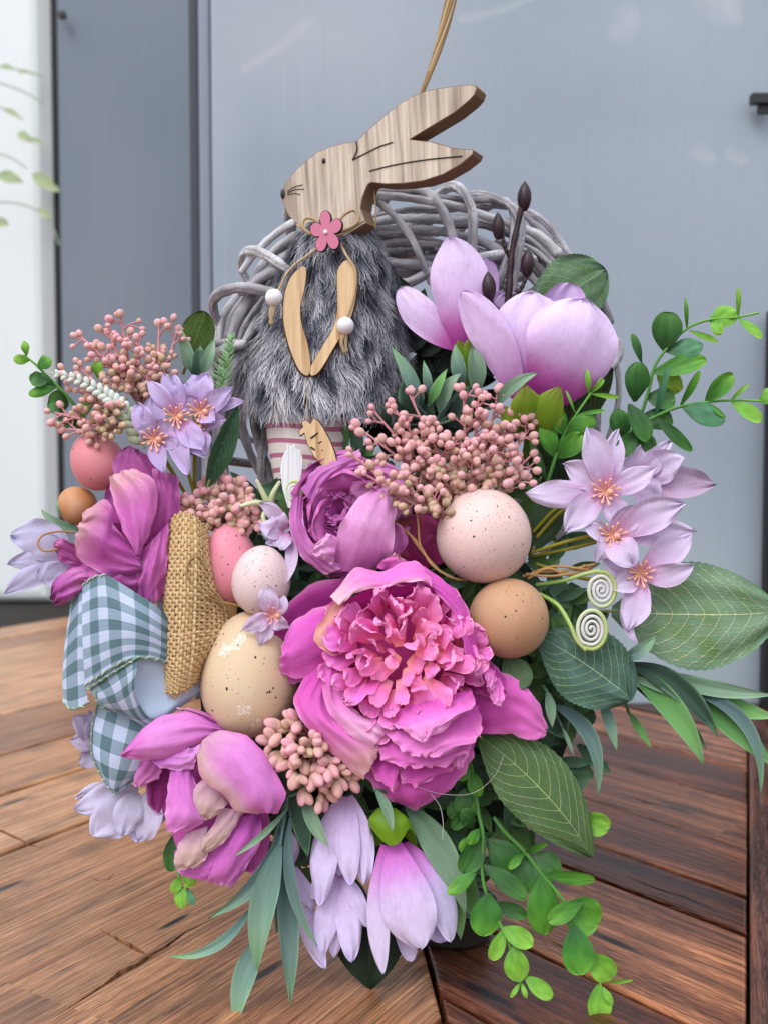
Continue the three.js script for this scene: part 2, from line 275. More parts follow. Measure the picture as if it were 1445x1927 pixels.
// upright panels behind
const panelTex = (a, b, seed) => dataTex(256, 256, (x, y) => { const k = clamp(0.5 + 0.9 * tiled(x, y, seed, 2.2, 1.4) + 0.35 * tiled(x, y, seed + 3, 7, 3) + 0.12 * tiled(x, y, seed + 5, 60, 4)); return [0, 1, 2].map((c) => mixn(a[c], b[c], k)); });
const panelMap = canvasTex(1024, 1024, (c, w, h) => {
  const r = rng(61), at = (x, y) => [((x - 1022) / 2000 * 1.44 * 0.9 + 0.5) * w, (1 - ((0.34 + (858 - y) / 2000 * 1.44) * 0.9 + 10) % 1) * h];
  c.fillStyle = '#98a4b0'; c.fillRect(0, 0, w, h);
  const cloud = (x, y, R, sx, col, a) => { const p = at(x, y); c.save(); c.translate(p[0], p[1]); c.scale(sx, 1); const g = c.createRadialGradient(0, 0, 0, 0, 0, R); g.addColorStop(0, `rgba(${col},${a})`); g.addColorStop(1, `rgba(${col},0)`); c.fillStyle = g; c.fillRect(-R, -R, 2 * R, 2 * R); c.restore(); };
  for (let k = 0; k < 46; k++) cloud(420 + r() * 1000, r() * 1250, 70 + r() * 190, 0.8 + r() * 1.2, k % 2 ? '176,182,196' : '132,146,164', 0.2 + r() * 0.16);
  for (let k = 0; k < 12; k++) cloud(450 + r() * 980, r() * 1250, 60 + r() * 130, 1.6, '172,168,186', 0.08);
  cloud(650, 90, 150, 2.4, '196,198,204', 0.4); cloud(1250, 60, 120, 1.6, '200,206,212', 0.35); cloud(1330, 1150, 200, 0.8, '186,202,206', 0.5); cloud(430, 300, 130, 0.5, '190,194,206', 0.4);  // soft highlights painted into the panel colour
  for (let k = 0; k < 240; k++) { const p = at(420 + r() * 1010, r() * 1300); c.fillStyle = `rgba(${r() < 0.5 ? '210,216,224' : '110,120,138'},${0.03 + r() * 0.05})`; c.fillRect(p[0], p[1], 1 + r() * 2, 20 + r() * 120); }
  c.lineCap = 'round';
  for (const [x0, y0, x1, y1, lw] of [[1190, 84, 1225, 52, 4], [1360, 22, 1400, 30, 6], [1392, 36, 1420, 56, 3], [1340, 302, 1378, 308, 2.5], [1398, 306, 1440, 312, 2], [408, 180, 440, 186, 3], [500, 150, 640, 60, 1.5], [900, 60, 1040, 20, 1.5]]) { const a = at(x0, y0), b = at(x1, y1); for (let q = 0; q < 7; q++) { c.strokeStyle = 'rgba(222,228,234,0.035)'; c.lineWidth = lw * (0.8 + q * 1.5); c.beginPath(); c.moveTo(a[0] + q, a[1] - q * 0.5); c.quadraticCurveTo((a[0] + b[0]) / 2, (a[1] + b[1]) / 2 + 5 + q * 0.4, b[0] - q * 2, b[1]); c.stroke(); } }  // glints along scratches, painted in as faint pale strokes
});
panelMap.offset.x = 0.5;
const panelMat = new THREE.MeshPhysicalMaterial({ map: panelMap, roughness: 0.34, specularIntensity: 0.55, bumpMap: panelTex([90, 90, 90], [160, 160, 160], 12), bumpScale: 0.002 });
const panelMat2 = new THREE.MeshPhysicalMaterial({ map: panelTex([112, 124, 138], [132, 139, 151], 7), roughness: 0.45, specularIntensity: 0.5 });
const postTex = panelTex([226, 233, 234], [244, 247, 248], 5);
const postMat = new THREE.MeshPhysicalMaterial({ map: postTex, roughness: 0.5 });
const zD = (d) => (D0 - d) / K;   // depth in the units of P for a distance d from the camera
function bevelBox(w, h, d, r) { const s = new THREE.Shape(); s.moveTo(-w / 2 + r, 0); s.lineTo(w / 2 - r, 0); s.lineTo(w / 2 - r, h); s.lineTo(-w / 2 + r, h); s.closePath(); const g = new THREE.ExtrudeGeometry(s, { depth: d - 2 * r, bevelEnabled: true, bevelThickness: r, bevelSize: r, bevelSegments: 3 }); const p = g.attributes.position, uv = g.attributes.uv; for (let i = 0; i < p.count; i++) uv.setXY(i, p.getX(i) * 0.9 + p.getZ(i), p.getY(i) * 0.9); return g; }
function upright(name, x0, x1, d, depth, mat, h = 1.7, turn = 0) {
  const a = P(x0, 963, zD(d)), b = P(x1, 963, zD(d)); const w = b.x - a.x;
  const g = bevelBox(w, h, depth, 0.004); g.translate(0, 0.003, -depth); g.rotateY(turn);
  const m = structure(name, g, mat); m.position.set((a.x + b.x) / 2, 0, (a.z + b.z) / 2); return m;
}
const wallMain = new THREE.Group(); wallMain.name = 'wall'; wallMain.userData = { kind: 'structure' }; scene.add(wallMain);
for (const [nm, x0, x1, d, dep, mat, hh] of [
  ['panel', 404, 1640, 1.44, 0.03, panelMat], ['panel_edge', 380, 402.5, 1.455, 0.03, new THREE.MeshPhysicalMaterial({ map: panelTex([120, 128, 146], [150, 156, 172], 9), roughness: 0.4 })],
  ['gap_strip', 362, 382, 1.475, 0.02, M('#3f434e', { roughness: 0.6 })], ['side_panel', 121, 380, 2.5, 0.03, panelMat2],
  ['dark_frame', 1447, 1640, 1.405, 0.025, M('#0f1013', { roughness: 0.5 }), 0.525], ['post_shade_strip', 87, 111, 2.58, 0.05, M('#b9bcbf', { roughness: 0.6 })], ['gap_strip', 109, 122, 2.56, 0.01, M('#15161a')],  // grey strip beside the post: its shaded edge, put in as colour
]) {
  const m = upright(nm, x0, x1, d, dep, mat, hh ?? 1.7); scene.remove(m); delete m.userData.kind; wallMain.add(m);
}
{
  const w = P(88, 963, zD(2.62)), c = P(-330, 963, zD(2.62)), g = bevelBox(w.x - c.x, 1.7, 0.1, 0.03); g.translate(0, 0.003, -0.1);
  const m = new THREE.Mesh(g, postMat); m.name = 'post'; m.position.set((w.x + c.x) / 2, 0, w.z); m.castShadow = m.receiveShadow = true; wallMain.add(m);
}

{
  const dark = M('#23242a', { roughness: 0.5 });
  const box = (nm, x0, y0, x1, y1, d, dep) => { const a = P(x0, y1, zD(d)), b = P(x1, y0, zD(d)), g = new THREE.BoxGeometry(b.x - a.x, b.y - a.y, dep); g.translate((a.x + b.x) / 2, (a.y + b.y) / 2, a.z); const m = new THREE.Mesh(g, dark); m.name = nm; m.castShadow = m.receiveShadow = true; wallMain.add(m); };
  box('latch', 1412, 178, 1452, 196, 1.395, 0.014); box('latch_tongue', 1426, 196, 1452, 214, 1.4, 0.01); box('hook', 112, 24, 124, 34, 2.42, 0.02);
}
// ---------- wicker wreath ----------
{
  const r = rng(5), t = thing('wicker_wreath', 'round whitewashed grey wicker wreath standing behind the rabbit and the flowers', 'wreath', P(772, 1130, -180));
  const twigTex = dataTex(64, 512, (x, y) => { const sp = clamp(tiled(x, y, 14, 10, 22) * 2.2 - 0.35), k = clamp(0.56 - 0.6 * sp + 0.95 * tiled(x, y, 4, 7, 1.3) + 0.4 * tiled(x, y, 6, 15, 5) + 0.25 * tiled(x, y, 9, 3, 3)); return [mixn(128, 234, k), mixn(124, 233, k), mixn(126, 240, k)]; });
  const mats = ['#ffffff', '#eceaec', '#d2ced2', '#b4aeb0'].map((h) => new THREE.MeshStandardMaterial({ map: twigTex, color: C(h), roughness: 0.8, bumpMap: twigTex, bumpScale: 0.0005 }));
  const ring = (th, ph, rr) => { // superelliptic ring, th 0 = right, going up
    const c = Math.cos(th), s = Math.sin(th), e = 0.86, cx = Math.sign(c) * Math.pow(Math.abs(c), e), cy = Math.sign(s) * Math.pow(Math.abs(s), e);
    const R = 1 + rr * Math.cos(ph) / 300;
    return P(770 + 312 * cx * R, 757 - 316 * cy * R, -188 + rr * 0.95 * Math.sin(ph));
  };
  const twig = (th0, th1, ph0, turns, rr, rad, mi) => {
    const pts = [], n = Math.max(5, Math.round(Math.abs(th1 - th0) * 7)), w1 = r() * 9;
    for (let i = 0; i <= n; i++) { const u = i / n; pts.push(ring(mixn(th0, th1, u), ph0 + turns * 2 * Math.PI * u, rr * (1 + 0.4 * noise(u * 5, w1, 3)))); }
    const R = rad * K;
    part(t, 'twig', tubeGeo(pts, (u) => R * (0.85 + 0.34 * noise(u * 6, w1) + 0.16 * noise(u * 34, w1, 4)) * (u > 0.9 ? 1 - (u - 0.9) * 4 : 1), n * 8, 8), mats[mi]);
  };
  for (let k = 0; k < 30; k++) { const th0 = -0.9 + r() * 3.4; twig(th0, th0 + 1.2 + r() * 1.7, r() * 6.28, (r() - 0.5) * 1.5, 34 + r() * 44, 8.5 + r() * 4.5, Math.floor(r() * 4)); }
  for (let k = 0; k < 15; k++) { const th0 = -0.1 + k * 0.215 + r() * 0.12; twig(th0, th0 + 0.5 + r() * 0.5, 2.2 + r() * 1.6, -0.75 - r() * 0.4, 82 + r() * 10, 9.5 + r() * 4, Math.floor(r() * 3)); }
  for (let k = 0; k < 14; k++) { const th0 = 2.9 + r() * 3.2; twig(th0, th0 + 1.6 + r(), r() * 6.28, (r() - 0.5), 50 + r() * 40, 6 + r() * 3, Math.floor(r() * 4)); }
}
// ---------- hanging rabbit ----------
const woodTex = (seed, light, dark, n, fine = 60) => dataTex(512, 256, (x, y) => {
  const wv = 0.5 * tiled(x, y, seed, 4, 1.5), band = Math.pow(0.5 + 0.5 * Math.sin((x + wv * 0.18 + 0.03 * Math.sin(x * 31)) * n * 2 * Math.PI), 5), f = tiled(x, y, seed + 3, fine, 3), l = tiled(x, y, seed + 6, fine * 2.2, 12);
  const k = clamp(0.8 - 0.75 * band * (0.5 + tiled(x, y, seed + 8, 5, 2)) + 0.45 * f + 0.2 * l);
  return [0, 1, 2].map((c) => mixn(dark[c], light[c], k));
});
{
  const t = thing('hanging_rabbit', 'hanging wooden rabbit head on a grey faux fur body with striped skirt', 'rabbit ornament', P(600, 900, -90));
  const oak = new THREE.MeshStandardMaterial({ map: woodTex(3, [216, 200, 184], [122, 104, 90], 8), roughness: 0.75 }), oakSide = M('#7d5f48', { roughness: 0.8 });
  const face = [[529.5, 367], [536, 346], [558, 318], [596, 286], [623, 275], [650, 268], [671, 265.5], [688, 248], [725, 216], [752, 194], [779, 178], [806, 169], [828, 165], [862, 160], [886, 158.5], [894, 160], [897, 166], [893, 178], [882, 190], [855, 212], [812, 238], [771, 262], [790, 264], [812, 266], [830, 271], [850, 277], [870, 280], [887, 280], [891, 283], [888, 292], [866, 310], [833, 329], [796, 341], [758, 346], [725, 347], [699, 344], [693, 347], [687, 360], [682, 374], [679, 392], [690, 420], [640, 450], [590, 445], [563, 427], [542, 405], [531, 379]];
  const zf = -50, ctr = P(690, 300, zf), sc = kz(zf), ax = dirv(0.86, 0, 0.51).normalize(), ay = UPV.clone(), az = ax.clone().cross(ay).normalize();
  const basis = new THREE.Matrix4().makeBasis(ax, ay, az).setPosition(ctr);
  const flat = (x, y) => { const d = P(x, y, 0).sub(camera.position).normalize(), k = ctr.clone().sub(camera.position).dot(az) / d.dot(az), h = camera.position.clone().addScaledVector(d, k).sub(ctr); return new THREE.Vector2(h.dot(ax), h.dot(ay)); };
  const q = face.map(([x, y]) => flat(x, y));
  const sh = new THREE.Shape(q);
  const g = new THREE.ExtrudeGeometry(sh, { depth: 0.0125, bevelEnabled: true, bevelThickness: 0.0007, bevelSize: 0.0007, bevelOffset: -0.0007, bevelSegments: 2 });
  g.translate(0, 0, -0.0132);
  const pp = g.attributes.position, uv = g.attributes.uv; for (let i = 0; i < pp.count; i++) uv.setXY(i, (pp.getX(i) + pp.getY(i) * 0.06) * 7.5, pp.getY(i) * 5 + pp.getZ(i) * 9);
  g.applyMatrix4(basis);
  const head = part(t, 'head', g, [oak, oakSide]);
  const onFace = (x, y, d = 0.0006) => { const f = flat(x, y); return V3(f.x, f.y, d).applyMatrix4(basis); };
  const ink = M('#2c221c', { roughness: 0.8 });
  const line = (pts, r) => part(head, 'drawn_line', tubeGeo(pts.map((p) => onFace(p[0], p[1], 0.0004)), r * K, 16, 5), ink);
  line([[664, 301], [690, 288], [715, 276], [739, 268]], 1.1); line([[671, 267], [673, 280], [670, 290], [664, 301]], 1.3); line([[696, 322], [740, 311], [800, 301], [869, 294]], 1.1);
  line([[542, 360], [555, 352], [570, 348]], 0.7); line([[542, 363], [556, 357], [573, 356]], 0.7); line([[542, 366], [556, 364], [566, 366]], 0.7);
  const dot = (x, y, rx, ry, nm) => { const s = new THREE.SphereGeometry(1, 16, 10); s.scale(rx * sc, ry * sc, 0.0012); s.applyMatrix4(new THREE.Matrix4().makeBasis(ax, ay, az).setPosition(onFace(x, y, 0.0003))); part(head, nm, s, M('#17110e', { roughness: 0.4 })); };
  dot(610, 303, 4, 5, 'eye'); dot(533, 365, 5, 10, 'nose');
  // hanging ribbon
  const twine = M('#b39a78', { roughness: 0.9 }), twineD = M('#94754f', { roughness: 0.95 });
  for (let k = 0; k < 5; k++) { const a = (k - 2) * 1.7, tw = (q) => 2.2 * Math.sin(k * 1.257 + q * 5); part(t, 'hanging_cord', tubeGeo(px(Array.from({ length: 13 }, (_, i) => { const u = i / 12; return [mixn(790, 854, u) + 3 * Math.sin(u * 3) + a * (0.6 + 1.6 * u) + tw(u), mixn(186, -20, u), -40 - 18 * u + 2 * Math.cos(k * 1.257 + u * 5)]; })), 3.6 * K, 40, 5), k % 2 ? twine : twineD); }
  // fur body: a soft cone under hair
  const fr = rng(11), prof = [[408, 634, 34], [440, 634, 62], [500, 628, 92], [560, 622, 112], [620, 614, 132], [690, 606, 150], [740, 606, 142], [775, 600, 110]];
  const at = (y) => { let i = 0; while (i < prof.length - 2 && prof[i + 1][0] < y) i++; const u = (y - prof[i][0]) / (prof[i + 1][0] - prof[i][0]); return [mixn(prof[i][1], prof[i + 1][1], u), mixn(prof[i][2], prof[i + 1][2], u)]; };
  const surf = (y, a, ex = 0) => { const [cx, R] = at(y); return [cx + (R + ex) * Math.sin(a) * 0.93, y, -128 + (R + ex) * 0.72 * Math.cos(a)]; };
  const body = part(t, 'fur_body', gridGeo(14, 24, (u, v) => ({ p: PA(surf(mixn(409, 774, u), v * 2 * Math.PI, -8)), uv: [v, u] })), M('#3a3b45', { roughness: 1 }));
  const pos = [], col = [], nor = [], idx = [];
  for (let k = 0; k < 24000; k++) {
    const y0 = mixn(402, 752, Math.pow(fr(), 0.8)), a0 = (fr() - 0.5) * 3.9, b = surf(Math.max(409, y0), a0), len = (30 + fr() * 34) * (y0 < 450 ? 0.75 : 1), w = 0.6 + fr() * 0.75;
    const sh = fr(), cl = noise(a0 * 3.2, y0 * 0.016, 2) + 0.5 * noise(a0 * 9, y0 * 0.03, 6), sw = cl * 44 + (fr() - 0.5) * 14, lift = 9 + fr() * 20, sx = Math.sin(a0), cz = Math.cos(a0);
    const kk = clamp(0.42 + 0.9 * noise(a0 * 5, y0 * 0.022, 8) + 0.25 * (fr() - 0.5) + (y0 - 600) * 0.0005), i0 = pos.length / 3;
    for (let s = 0; s <= 3; s++) {
      const u = s / 3, ww = w * (1 - 0.75 * u * u), o = lift * Math.sin(u * 1.9) * 1.05, x = b[0] + sx * (o + 9 * u) + sw * u * u * (0.5 + 0.5 * cz), y = b[1] + len * u * (1 - 0.08 * u), z = b[2] + cz * o;
      const c = ramp(['#1d1f2b', '#4c4f5f', '#a4a5b2', '#e4e3ea'], clamp(u * 0.42 + kk * 1.0 - 0.1 + (sh - 0.5) * 0.22));
      for (const e of [-1, 1]) { const p = P(x + e * ww * cz, y, z - e * ww * sx); pos.push(p.x, p.y, p.z); const n = dirv(sx + e * 0.35 * cz, 0.1 + (0.5 - u) * 0.5, cz - e * 0.35 * sx).normalize(); nor.push(n.x, n.y, n.z); col.push(c.r, c.g, c.b); }
    }
    for (let s = 0; s < 3; s++) { const a = i0 + s * 2; idx.push(a, a + 2, a + 1, a + 1, a + 2, a + 3); }
  }
  const fg = new THREE.BufferGeometry(); fg.setAttribute('position', new THREE.Float32BufferAttribute(pos, 3)); fg.setAttribute('normal', new THREE.Float32BufferAttribute(nor, 3)); fg.setAttribute('color', new THREE.Float32BufferAttribute(col, 3)); fg.setIndex(idx);
  part(body, 'fur', fg, new THREE.MeshStandardMaterial({ vertexColors: true, roughness: 0.75, side: THREE.DoubleSide }), 'stuff');
  // striped skirt
  const stripe = canvasTex(64, 512, (c, w, h) => { c.fillStyle = '#e0d8d4'; c.fillRect(0, 0, w, h); c.fillStyle = '#b5708a'; for (let k = 0; k < 6; k++) c.fillRect(0, 40 + k * 82, w, 26); });
  part(t, 'striped_skirt', gridGeo(10, 20, (u, v) => { const y = mixn(730, 905, u), a = (v - 0.5) * 2.9, R = 84 - 16 * u * u - 4 * u; return { p: P(580 + R * Math.sin(a), y + 4 * Math.sin(a * 2), -84 + R * 0.6 * Math.cos(a) + 2 * noise(a * 4, u * 3)), uv: [v * 3, 1 - u] }; }), new THREE.MeshStandardMaterial({ map: stripe, roughness: 0.9, side: THREE.DoubleSide }));
  // arms
  const pine = new THREE.MeshStandardMaterial({ map: woodTex(14, [226, 194, 154], [176, 138, 98], 3, 20), roughness: 0.7 });
  const arm = (pts, zA, tilt, nm = 'arm', mat = pine) => {
    const wd = nm === 'arm' ? 1.05 : 1; const s0 = kz(zA), c0 = pts.reduce((a, p) => [a[0] + p[0] / pts.length, a[1] + p[1] / pts.length], [0, 0]);
    const smooth = nm === 'arm'; const s = new THREE.Shape((smooth ? new THREE.SplineCurve(pts.concat([pts[0]]).map(([x, y]) => new THREE.Vector2((x - c0[0]) * s0 * wd, -(y - c0[1]) * s0))).getPoints(60) : pts.map(([x, y]) => new THREE.Vector2((x - c0[0]) * s0, -(y - c0[1]) * s0))));
    const g = new THREE.ExtrudeGeometry(s, { depth: 0.0026, bevelEnabled: true, bevelThickness: 0.0005, bevelSize: 0.0005, bevelOffset: -0.0005, bevelSegments: 2 });
    const uvv = g.attributes.uv, p = g.attributes.position; for (let i = 0; i < p.count; i++) uvv.setXY(i, p.getX(i) * 22, p.getY(i) * 8);
    g.rotateX(tilt[0]); g.rotateY(tilt[1]); g.applyMatrix4(new THREE.Matrix4().makeBasis(RIGHT, UPV, BACK).setPosition(P(c0[0], c0[1], zA)));
    return part(t, nm, g, nm === 'white_carrot' ? mat : [mat, M('#4d3421', { roughness: 0.85 })]);
  };
  arm([[567, 499], [576, 502], [577, 520], [573, 548], [566, 580], [568, 612], [578, 650], [583, 690], [579, 709], [570, 710], [557, 695], [541, 650], [533, 605], [535, 560], [547, 523]], -6, [-0.1, 0.2]);
  arm([[644, 492], [656, 488], [666, 497], [673, 520], [671, 560], [665, 592], [654, 622], [634, 655], [618, 685], [604, 706], [592, 711], [588, 702], [593, 684], [612, 650], [629, 618], [635, 586], [634, 545], [634, 510]], -4, [-0.1, -0.15]);
  // beads on twine
  const bead = (x, y, z) => { const s = new THREE.SphereGeometry(16.5 * kz(z), 24, 16); const c = P(x, y, z); s.translate(c.x, c.y, c.z); part(t, 'bead', s, M('#e9e6ea', { roughness: 0.45 })); };
  bead(516, 560, 2); bead(650, 613, 14);
  const tw = (pts, r = 2.6) => part(t, 'twine', tubeGeo(px(pts), r * K, 40, 6), twine);
  tw([[603, 462, -25], [580, 480, -8], [553, 500, -4], [537, 520, -2], [528, 540, 0], [518, 556, 2]]); tw([[514, 572, 2], [510, 590, 4], [512, 608, 2]], 4.2); tw([[517, 574, 4], [514, 592, 4], [509, 606, 2]], 3.4);
  tw([[640, 458, -25], [652, 480, -2], [668, 508, 6], [668, 545, 10], [660, 580, 14], [652, 600, 14]]); tw([[648, 626, 14], [643, 645, 14], [648, 662, 10]], 4); tw([[652, 628, 14], [651, 648, 12], [653, 660, 10]], 3);
  tw([[612, 440, -30], [585, 440, -28], [570, 425, -30], [574, 412, -32], [590, 412, -30], [608, 432, -26]], 3.2); tw([[622, 436, -30], [650, 432, -30], [674, 415, -34], [668, 396, -36], [650, 402, -34], [628, 428, -28]], 3.4);
  tw([[560, 424, -40], [590, 442, -32], [640, 442, -32], [684, 416, -44]], 2.6); tw([[704, 360, -70], [707, 395, -70], [706, 430, -80]], 1.6);
  // wooden flower
  const fl = part(t, 'wooden_flower', (() => {
    const s = new THREE.Shape(); const N = 120; for (let i = 0; i <= N; i++) { const a = i / N * Math.PI * 2, lobe = Math.abs(Math.cos(2.5 * (a - 0.3))), r = (13 + 27 * Math.pow(lobe, 0.62)) * kz(-10); const x = Math.cos(a) * r * 0.82, y = Math.sin(a) * r; i ? s.lineTo(x, y) : s.moveTo(x, y); }
    const g = new THREE.ExtrudeGeometry(s, { depth: 0.002, bevelEnabled: true, bevelThickness: 0.0005, bevelSize: 0.0005, bevelSegments: 2 });
    g.rotateZ(0.1); g.rotateY(-0.35); g.applyMatrix4(new THREE.Matrix4().makeBasis(RIGHT, UPV, BACK).setPosition(P(617, 438, -14))); return g;
  })(), [M('#c9718f', { roughness: 0.6 }), M('#3a2420', { roughness: 0.8 })]);
  part(fl, 'flower_centre', (() => { const s = new THREE.SphereGeometry(4.5 * K, 14, 10), c = P(613, 437, -6.5); s.translate(c.x, c.y, c.z); return s; })(), M('#f0e6ea'));
  // carrot charms
  tw([[579, 700, -2], [580, 740, 8], [577, 775, 14], [580, 792, 16]], 0.9);
  const carrot = arm([[592, 786], [601, 792], [610, 804], [622, 826], [632, 850], [637, 872], [624, 886], [610, 880], [592, 860], [579, 836], [574, 816], [566, 822], [562, 812], [571, 804], [568, 793], [578, 790], [586, 797]], 12, [0, -0.1], 'wooden_carrot');
  const mark = (pts) => part(carrot, 'burnt_mark', tubeGeo(px(pts), 1.8 * K, 10, 5), ink);
  mark([[586, 824, 21], [592, 820, 21], [598, 815, 21]]); mark([[586, 842, 21], [592, 846, 21]]); mark([[606, 848, 21], [613, 845, 21], [615, 840, 21]]); mark([[608, 872, 21], [616, 868, 21], [620, 870, 21]]); mark([[600, 834, 21], [606, 831, 21]]);
  arm([[540, 836], [548, 840], [556, 836], [557, 845], [566, 848], [570, 865], [568, 890], [560, 925], [552, 960], [542, 955], [532, 920], [528, 885], [532, 860], [540, 846]], 2, [0, 0.1], 'white_carrot', new THREE.MeshStandardMaterial({ color: C('#e4e6ea'), roughness: 0.6, bumpMap: veinBump, bumpScale: 0.001 }));
}
// ---------- eggs ----------
function eggTex(seed, base, o = {}) {
  return canvasTex(1024, 512, (c, w, h) => {
    const r = rng(seed); c.fillStyle = base; c.fillRect(0, 0, w, h);
    for (let k = 0; k < 260; k++) { const x = r() * w, y = r() * h, R = 30 + r() * 110, gr = c.createRadialGradient(x, y, 0, x, y, R); const cc = (o.blot ?? ['255,255,255', '160,110,90'])[k % 2]; gr.addColorStop(0, `rgba(${cc},${o.ba ?? 0.05})`); gr.addColorStop(1, `rgba(${cc},0)`); c.fillStyle = gr; c.fillRect(x - R, y - R, R * 2, R * 2); }
    for (let k = 0; k < (o.n ?? 300); k++) {
      const big = r() < (o.big ?? 0.06), x = r() * w, y = h * (0.06 + 0.88 * r()), sx = 1 / Math.max(0.25, Math.sin(y / h * Math.PI));
      if (noise(x * 0.012, y * 0.012, seed) < (o.clump ?? -0.2)) continue;
      const s = (big ? 3 + r() * 3.2 : 0.8 + r() * 1.5) * (o.s ?? 1); c.fillStyle = `rgba(38,30,30,${big ? 0.95 : 0.55 + r() * 0.4})`; c.beginPath(); c.ellipse(x, y, s * sx * 0.8, s * (0.5 + r() * 0.5), r() * 3, 0, 7); c.fill();
    }
    for (let k = 0; k < (o.scuff ?? 0); k++) { const x0 = (o.scuffAt?.[k % o.scuffAt.length]?.[0] ?? r()) * w, y0 = (o.scuffAt?.[k % o.scuffAt.length]?.[1] ?? r()) * h; for (let q = 0; q < 26; q++) { c.fillStyle = `rgba(250,246,240,${0.3 + r() * 0.5})`; c.beginPath(); c.ellipse(x0 + (r() - 0.5) * 46, y0 + (r() - 0.5) * 30, 1 + r() * 6, 0.7 + r() * 2, r() * 3, 0, 7); c.fill(); } }
  });
}
const eggBump = dataTex(256, 256, (x, y) => { const v = 128 + 60 * tiled(x, y, 5, 40, 40) + 40 * tiled(x, y, 9, 90, 90); return [v, v, v]; }, false);
function egg(label, c, rx, ry, axis, tex, o = {}) {
  const t = thing('speckled_egg', label, 'egg', PA(c)), s = kz(c[2]);
  const g = new THREE.SphereGeometry(1, 64, 48), p = g.attributes.position, tap = o.taper ?? 0.12;
  for (let i = 0; i < p.count; i++) { const y = p.getY(i), k = 1 - tap * y; p.setXYZ(i, p.getX(i) * k * rx * s, y * ry * s, p.getZ(i) * k * rx * s); }
  g.rotateY(o.spin ?? 0); g.computeVertexNormals();
  g.applyQuaternion(new THREE.Quaternion().setFromUnitVectors(V3(0, 1, 0), dirv(...axis).normalize()));
  g.translate(t.base.x, t.base.y, t.base.z);
  part(t, 'shell', g, new THREE.MeshPhysicalMaterial({ map: tex, roughness: o.rough ?? 0.5, specularIntensity: 0.6, bumpMap: eggBump, bumpScale: 0.00012, sheen: 0.2, sheenColor: new THREE.Color(1, 0.9, 0.85) }));
  return t;
}
egg('large pale pink egg with fine black speckles touching the brown egg below it', [910, 1008, 8], 89, 89, [0.1, -1, 0.3], eggTex(3, '#e4c5c1', { n: 1900, s: 0.82, big: 0.04, blot: ['255,225,222', '200,150,140'] }), { taper: 0.03 });
egg('round tan brown egg with fine dots right of the open peony', [957, 1163, 30], 75, 75, [0.2, -1, 0.2], eggTex(9, '#c19876', { n: 1100, blot: ['220,170,140', '150,95,60'], s: 0.85 }), { taper: 0.03 });
egg('largest cream egg with white scuffs and black specks beside the burlap roll', [470, 1268, 0], 91, 120, [0.08, -1, 0.1], eggTex(14, '#d7bea0', { n: 800, big: 0.1, s: 0.95, blot: ['240,224,200', '196,154,122'], ba: 0.09, rough2: 1, scuff: 9, scuffAt: [[0.2, 0.3], [0.16, 0.34], [0.26, 0.62], [0.22, 0.26], [0.31, 0.7]] }), { taper: 0.1, rough: 0.68 });
egg('bright pink egg with few dark specks leaning on the burlap roll', [434, 1060, -22], 54, 76, [-0.12, -1, 0.1], eggTex(23, '#df8fa2', { n: 330, big: 0.3, s: 1.1, blot: ['240,170,180', '215,110,135'], ba: 0.07 }), { taper: 0.12, rough: 0.4 });
egg('small pale pink densely speckled egg in front of the bright pink egg', [492, 1092, 26], 55, 66, [0.1, -1, 0.1], eggTex(31, '#dfc8ca', { n: 2600, clump: -0.1, s: 0.85, blot: ['250,225,228', '200,165,165'] }), { taper: 0.06 });
egg('dusty pink egg at the left edge above the plain brown egg', [184, 868, -62], 50, 56, [-0.5, -0.85, 0.2], eggTex(42, '#d98892', { n: 190, s: 1.0, blot: ['235,160,170', '200,110,125'] }), { taper: 0.1 });
egg('small plain brown egg at the far left under the dusty pink egg', [146, 951, -72], 36, 37, [-0.6, -0.6, 0.2], eggTex(47, '#bc7d4a', { n: 0 }), { taper: 0.06 });

// ---------- gingham ribbon ----------
const gingham = canvasTex(512, 512, (c, w, h) => {
  const L = [194, 207, 238], D = [80, 114, 124], n = 4, s = w / n;
  for (let y = 0; y < h; y++) for (let x = 0; x < w; x++) {
    const a = Math.floor(x / (s / 2)) % 2, b = Math.floor(y / (s / 2)) % 2, tw = ((x + y) % 5 < 2 ? 1 : 0);
    let k = (a + b) / 2; if (a + b === 1) k = 0.5 + (tw - 0.4) * 0.22; else k = clamp(k + (tw - 0.5) * 0.06);
    c.fillStyle = `rgb(${mixn(L[0], D[0], k) | 0},${mixn(L[1], D[1], k) | 0},${mixn(L[2], D[2], k) | 0})`; c.fillRect(x, y, 1, 1);
  }
});
const ginghamMat = new THREE.MeshPhysicalMaterial({ map: gingham, roughness: 0.55, sheen: 0.3, sheenColor: new THREE.Color(0.8, 0.9, 1), transmission: 0.1, thickness: 0, bumpMap: weave, bumpScale: 0.0001 });
const liningMat = new THREE.MeshPhysicalMaterial({ color: C('#b9cdea'), roughness: 0.55, sheen: 0.3, transmission: 0.15, thickness: 0 });
const cordMat = M('#6f8c80', { roughness: 0.6 }), cordLight = M('#b3c0a4', { roughness: 0.6 });
